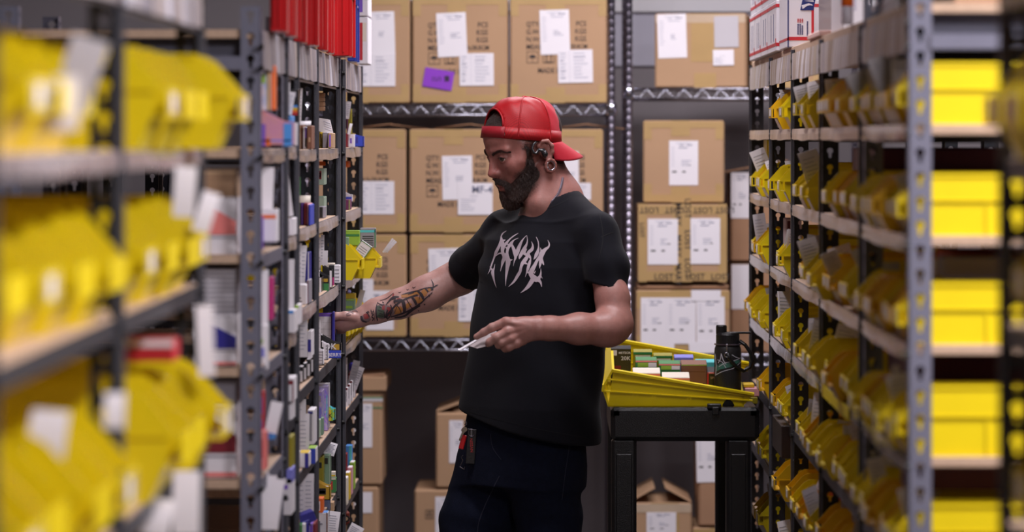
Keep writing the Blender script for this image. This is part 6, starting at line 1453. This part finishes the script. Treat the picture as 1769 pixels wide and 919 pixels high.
S2([[(460, 520, 130), (520, 520, 200), (600, 530, 170), (650, 560, 110)], [(640, 560, 60), (760, 480, 40)], [(270, 600, 60), (330, 610, 110), (380, 600, 60)]], TM, .0005, 8)
S2([[(700, 500, 110), (760, 500, 90), (800, 470, 60)], [(790, 320, 40), (900, 300, 60), (1010, 270, 70), (1040, 265, 40)], [(860, 420, 80), (900, 460, 90)], [(970, 360, 70), (1030, 370, 80), (1060, 350, 40)], [(1060, 250, 60), (1110, 280, 100), (1130, 290, 50)], [(1150, 220, 40), (1175, 245, 50)]], TO, .0008, 8)
S2([[(480, 450, 60), (500, 520, 90), (500, 600, 90)], [(540, 480, 40), (545, 600, 50)]], TG, .0008, 6)
S2([[(560, 440, 30), (550, 500, 40)], [(600, 480, 40), (650, 500, 50), (610, 570, 40)], [(740, 370, 40), (780, 360, 30)], [(290, 570, 30), (345, 580, 60), (300, 610, 30)], [(925, 480, 28), (945, 475, 28)], [(1025, 420, 22), (1040, 410, 22)], [(690, 290, 18), (680, 330, 12)]], TR, .0011, 4)
S2([[(475, 405, 6), (460, 480, 18), (458, 560, 20), (475, 640, 14)], [(475, 405, 8), (540, 440, 10), (560, 430, 10)], [(480, 500, 8), (540, 520, 8)], [(480, 570, 8), (550, 580, 8)], [(580, 600, 30), (640, 520, 22), (740, 420, 22), (860, 350, 20), (1010, 300, 20)],
    [(600, 620, 14), (640, 580, 12), (700, 440, 10)], [(640, 560, 14), (660, 480, 14), (650, 430, 12)], [(590, 430, 10), (680, 340, 26), (760, 330, 14)], [(690, 390, 30), (800, 380, 40), (830, 460, 44), (830, 540, 30)], [(650, 590, 14), (800, 545, 22), (900, 500, 20), (1040, 415, 20), (1120, 340, 16), (1200, 270, 12)],
    [(700, 600, 16), (830, 575, 26), (930, 500, 30), (1040, 440, 16)], [(800, 300, 8), (900, 275, 20), (1000, 250, 14), (1100, 215, 12), (1190, 205, 14)], [(1010, 250, 26), (1060, 300, 34), (1085, 360, 26)], [(930, 330, 20), (970, 380, 34), (990, 430, 26)], [(1110, 220, 18), (1145, 260, 22)],
    [(1190, 200, 40), (1200, 240, 30)], [(1185, 100, 4), (1210, 150, 14), (1212, 200, 18)], [(1210, 205, 16), (1250, 180, 14), (1280, 168, 4)], [(1150, 320, 26), (1165, 300, 20)], [(860, 230, 5), (875, 240, 7), (890, 228, 4)], [(940, 200, 6), (955, 212, 8), (985, 195, 4)], [(755, 268, 6), (770, 275, 8), (790, 262, 4)], [(1090, 420, 12), (1105, 430, 18)], [(1010, 500, 8), (1025, 512, 12)], [(910, 552, 8), (945, 556, 6)],
    [(260, 580, 20), (265, 605, 30), (280, 640, 26), (330, 660, 16)], [(330, 530, 18), (355, 560, 14), (365, 590, 12)], [(345, 520, 16), (365, 535, 14)], [(390, 500, 8), (400, 530, 12), (425, 520, 8)], [(395, 545, 14), (420, 560, 14), (400, 590, 12), (425, 610, 12), (405, 640, 12)], [(425, 500, 8), (435, 580, 6), (440, 640, 5)],
    [(700, 410, 8), (760, 470, 10), (790, 540, 8)], [(860, 360, 8), (900, 430, 10), (930, 480, 8)], [(740, 440, 6), (700, 540, 8)], [(610, 500, 18), (590, 560, 20), (600, 610, 18)], [(560, 520, 14), (570, 600, 20)], [(660, 360, 14), (720, 350, 18)], [(880, 300, 8), (960, 270, 12)], [(1040, 300, 8), (1030, 360, 8)], [(850, 560, 16), (900, 530, 18), (980, 470, 16), (1060, 400, 14)], [(500, 540, 10), (545, 560, 8)], [(495, 460, 10), (530, 470, 8)],
    [(510, 380, 6), (600, 350, 8), (690, 280, 6)], [(540, 395, 10), (560, 410, 10)], [(1530, 10, 6), (1560, 80, 10), (1608, 130, 14)]], TI, .0014, 4)
S2([[(60, 560, 5), (110, 530, 22), (170, 505, 26), (215, 530, 10)], [(60, 575, 8), (120, 565, 16)], [(90, 520, 4), (160, 545, 12)]], TM, .0009, 4)
obj('tattoo', q, body)['label'] = 'sailing ship tattoo in black, orange and green on the forearm'
# stitched seams on shirt sleeve and jeans
q = MB(); strokes(q, JNT, [[(700, 640, 4), (640, 760, 4), (600, 860, 4), (590, 919, 4)], [(655, 430, 3), (668, 500, 3), (710, 560, 3)], [(1050, 470, 3), (1030, 600, 3), (1010, 760, 3)]], mat('denim_seam', (.022, .025, .05), .8), 620, 600, 2.881, .0008); obj('seam', q, jeans)
# things hanging from the belt -----------------------------------------------------
def onJ(px, py, off=.008):
    h0, n0 = ray(JNT, px, py)
    if h0 is None: h0 = W(px, py, 8.60)
    return h0
p0 = W(815, 735, 8.63); yk = min(onJ(810, 770).y, onJ(815, 800).y, onJ(806, 745).y)-.012
def K(px, py, dy=0): return W(px, py, yk-dy)
root = empty('key_fob', K(814, 738), 'black leather key fob with ring logo and red letters hanging from the jeans', 'key fob'); L0 = root.location.copy()
def rel(q): q.v = [tuple(Vector(v)-L0) for v in q.v]; return q
q = MB(); M_ = Matrix.Translation(K(814, 770)) @ Matrix.Rotation(.06, 4, 'Y'); q.rbox(-.0105, .0105, -.002, .002, -.043, .040, mat('black_leather', (.013, .011, .011), .5, bump=.2), .001, M_); obj('strap', rel(q), root)
q = MB(); cc = K(814.5, 747.5, .0035); q.tube([cc+Vector((.0072*math.cos(t), 0, .0085*math.sin(t))) for t in [i*math.pi/10 for i in range(21)]], .0009, CHRM, 6); q.rbox(cc.x-.0022, cc.x+.0022, cc.y-.0008, cc.y+.0008, cc.z-.0075, cc.z+.0075, mat('brushed_metal', (.22, .21, .22), .4, metal=1), .0004); obj('ring_logo', rel(q), root)
q = MB(); q.text('NISSAN', .0098, mat('red_lettering', (.45, .03, .03), .5), K(811.4, 757.5, .003), ux=(.06, 0, -1), uy=(1, 0, .06)); obj('printed_words', rel(q), root)
root = empty('key_bunch', K(803, 735), 'silver keys and a small red tag hanging left of the key fob', 'keys'); L0 = root.location.copy()
q = MB(); 
for i, (dx, dz) in enumerate(((0, 0), (2.2, 1.5))):
    c1 = K(801+dx*.8, 743-dz, .002+.002*i); M_ = Matrix.Translation(c1) @ Matrix.Rotation(math.radians(22+i*4), 4, 'Y') @ Matrix(((1, 0, 0, 0), (0, 0, 1, 0), (0, 1, 0, 0), (0, 0, 0, 1)))
    KM = mat('key_metal', (.45, .38, .30), .3, metal=1)
    s_ = MB(); s_.prism([(.006*math.cos(t), .006*math.sin(t)) for t in [k_*math.pi/7 for k_ in range(14)]], .0012, KM, M_); s_.prism([(-.0022, -.005), (-.0022, -.026), (0, -.028), (.0022, -.026), (.001, -.022), (.0024, -.019), (.001, -.015), (.0024, -.012), (.0022, -.005)], .0012, KM, M_)
    obj('key', rel(s_), root)
s_ = MB(); M_ = Matrix.Translation(K(798, 768, -.001)) @ Matrix.Rotation(.25, 4, 'Y'); s_.rbox(-.0062, .0062, -.002, .002, -.011, .024, RED, .0018, M_); obj('red_tag', rel(s_), root)
s_ = MB(); s_.tube([K(804, 731, .003)+Vector((.003*math.cos(t), 0, .005*math.sin(t))) for t in [i*math.pi/6 for i in range(13)]], .0007, CHR, 5); obj('key_ring', rel(s_), root)
s_ = MB(); s_.tube([K(*p, .004) for p in ((800, 786), (797, 790), (800, 795), (797, 801), (794, 806), (799, 809), (802, 811), (803, 806))], .0008, CHR, 6); obj('wire_letters', rel(s_), root)
# cards held in the hand ---------------------------------------------------------------
def card_quad(name, pts, m, label, th=.0012, lines=False):
    q = MB(); a = [W(*p) for p in pts]; n0 = (a[1]-a[0]).cross(a[2]-a[0]).normalized()*th
    vs = a+[v+n0 for v in a]; k_ = len(a)
    q.add(vs, [tuple(range(k_-1, -1, -1)), tuple(range(k_, 2*k_))]+[(i, (i+1) % k_, k_+(i+1) % k_, k_+i) for i in range(k_)], m)
    return tag(obj(name, q), label, 'card', 'cards in the hand')
card_quad('card', [(808, 597.5, YH+.045), (824, 602.5, YH-.004), (860, 593.5, YH-.006), (862, 574, YH+.03), (848, 573, YH+.045)], mat('card_grey', (.42, .36, .36), .6), 'grey underside of the folded card in the left hand')
card_quad('card', [(791, 604.8, YH+.040), (795, 606, YH+.034), (850, 574.5, YH+.040), (859, 573.5, YH+.044), (848, 572.2, YH+.055)], PAPER, 'thin white card on top of the stack, edge towards the camera', th=.0016)
card_quad('card', [(800, 600.2, YH+.046), (804, 601.4, YH+.040), (856, 575.6, YH+.038), (861, 574, YH+.044), (849, 573, YH+.055)], mat('card_rose', (.55, .45, .46), .6), 'second pale card just under the top one', th=.0012)
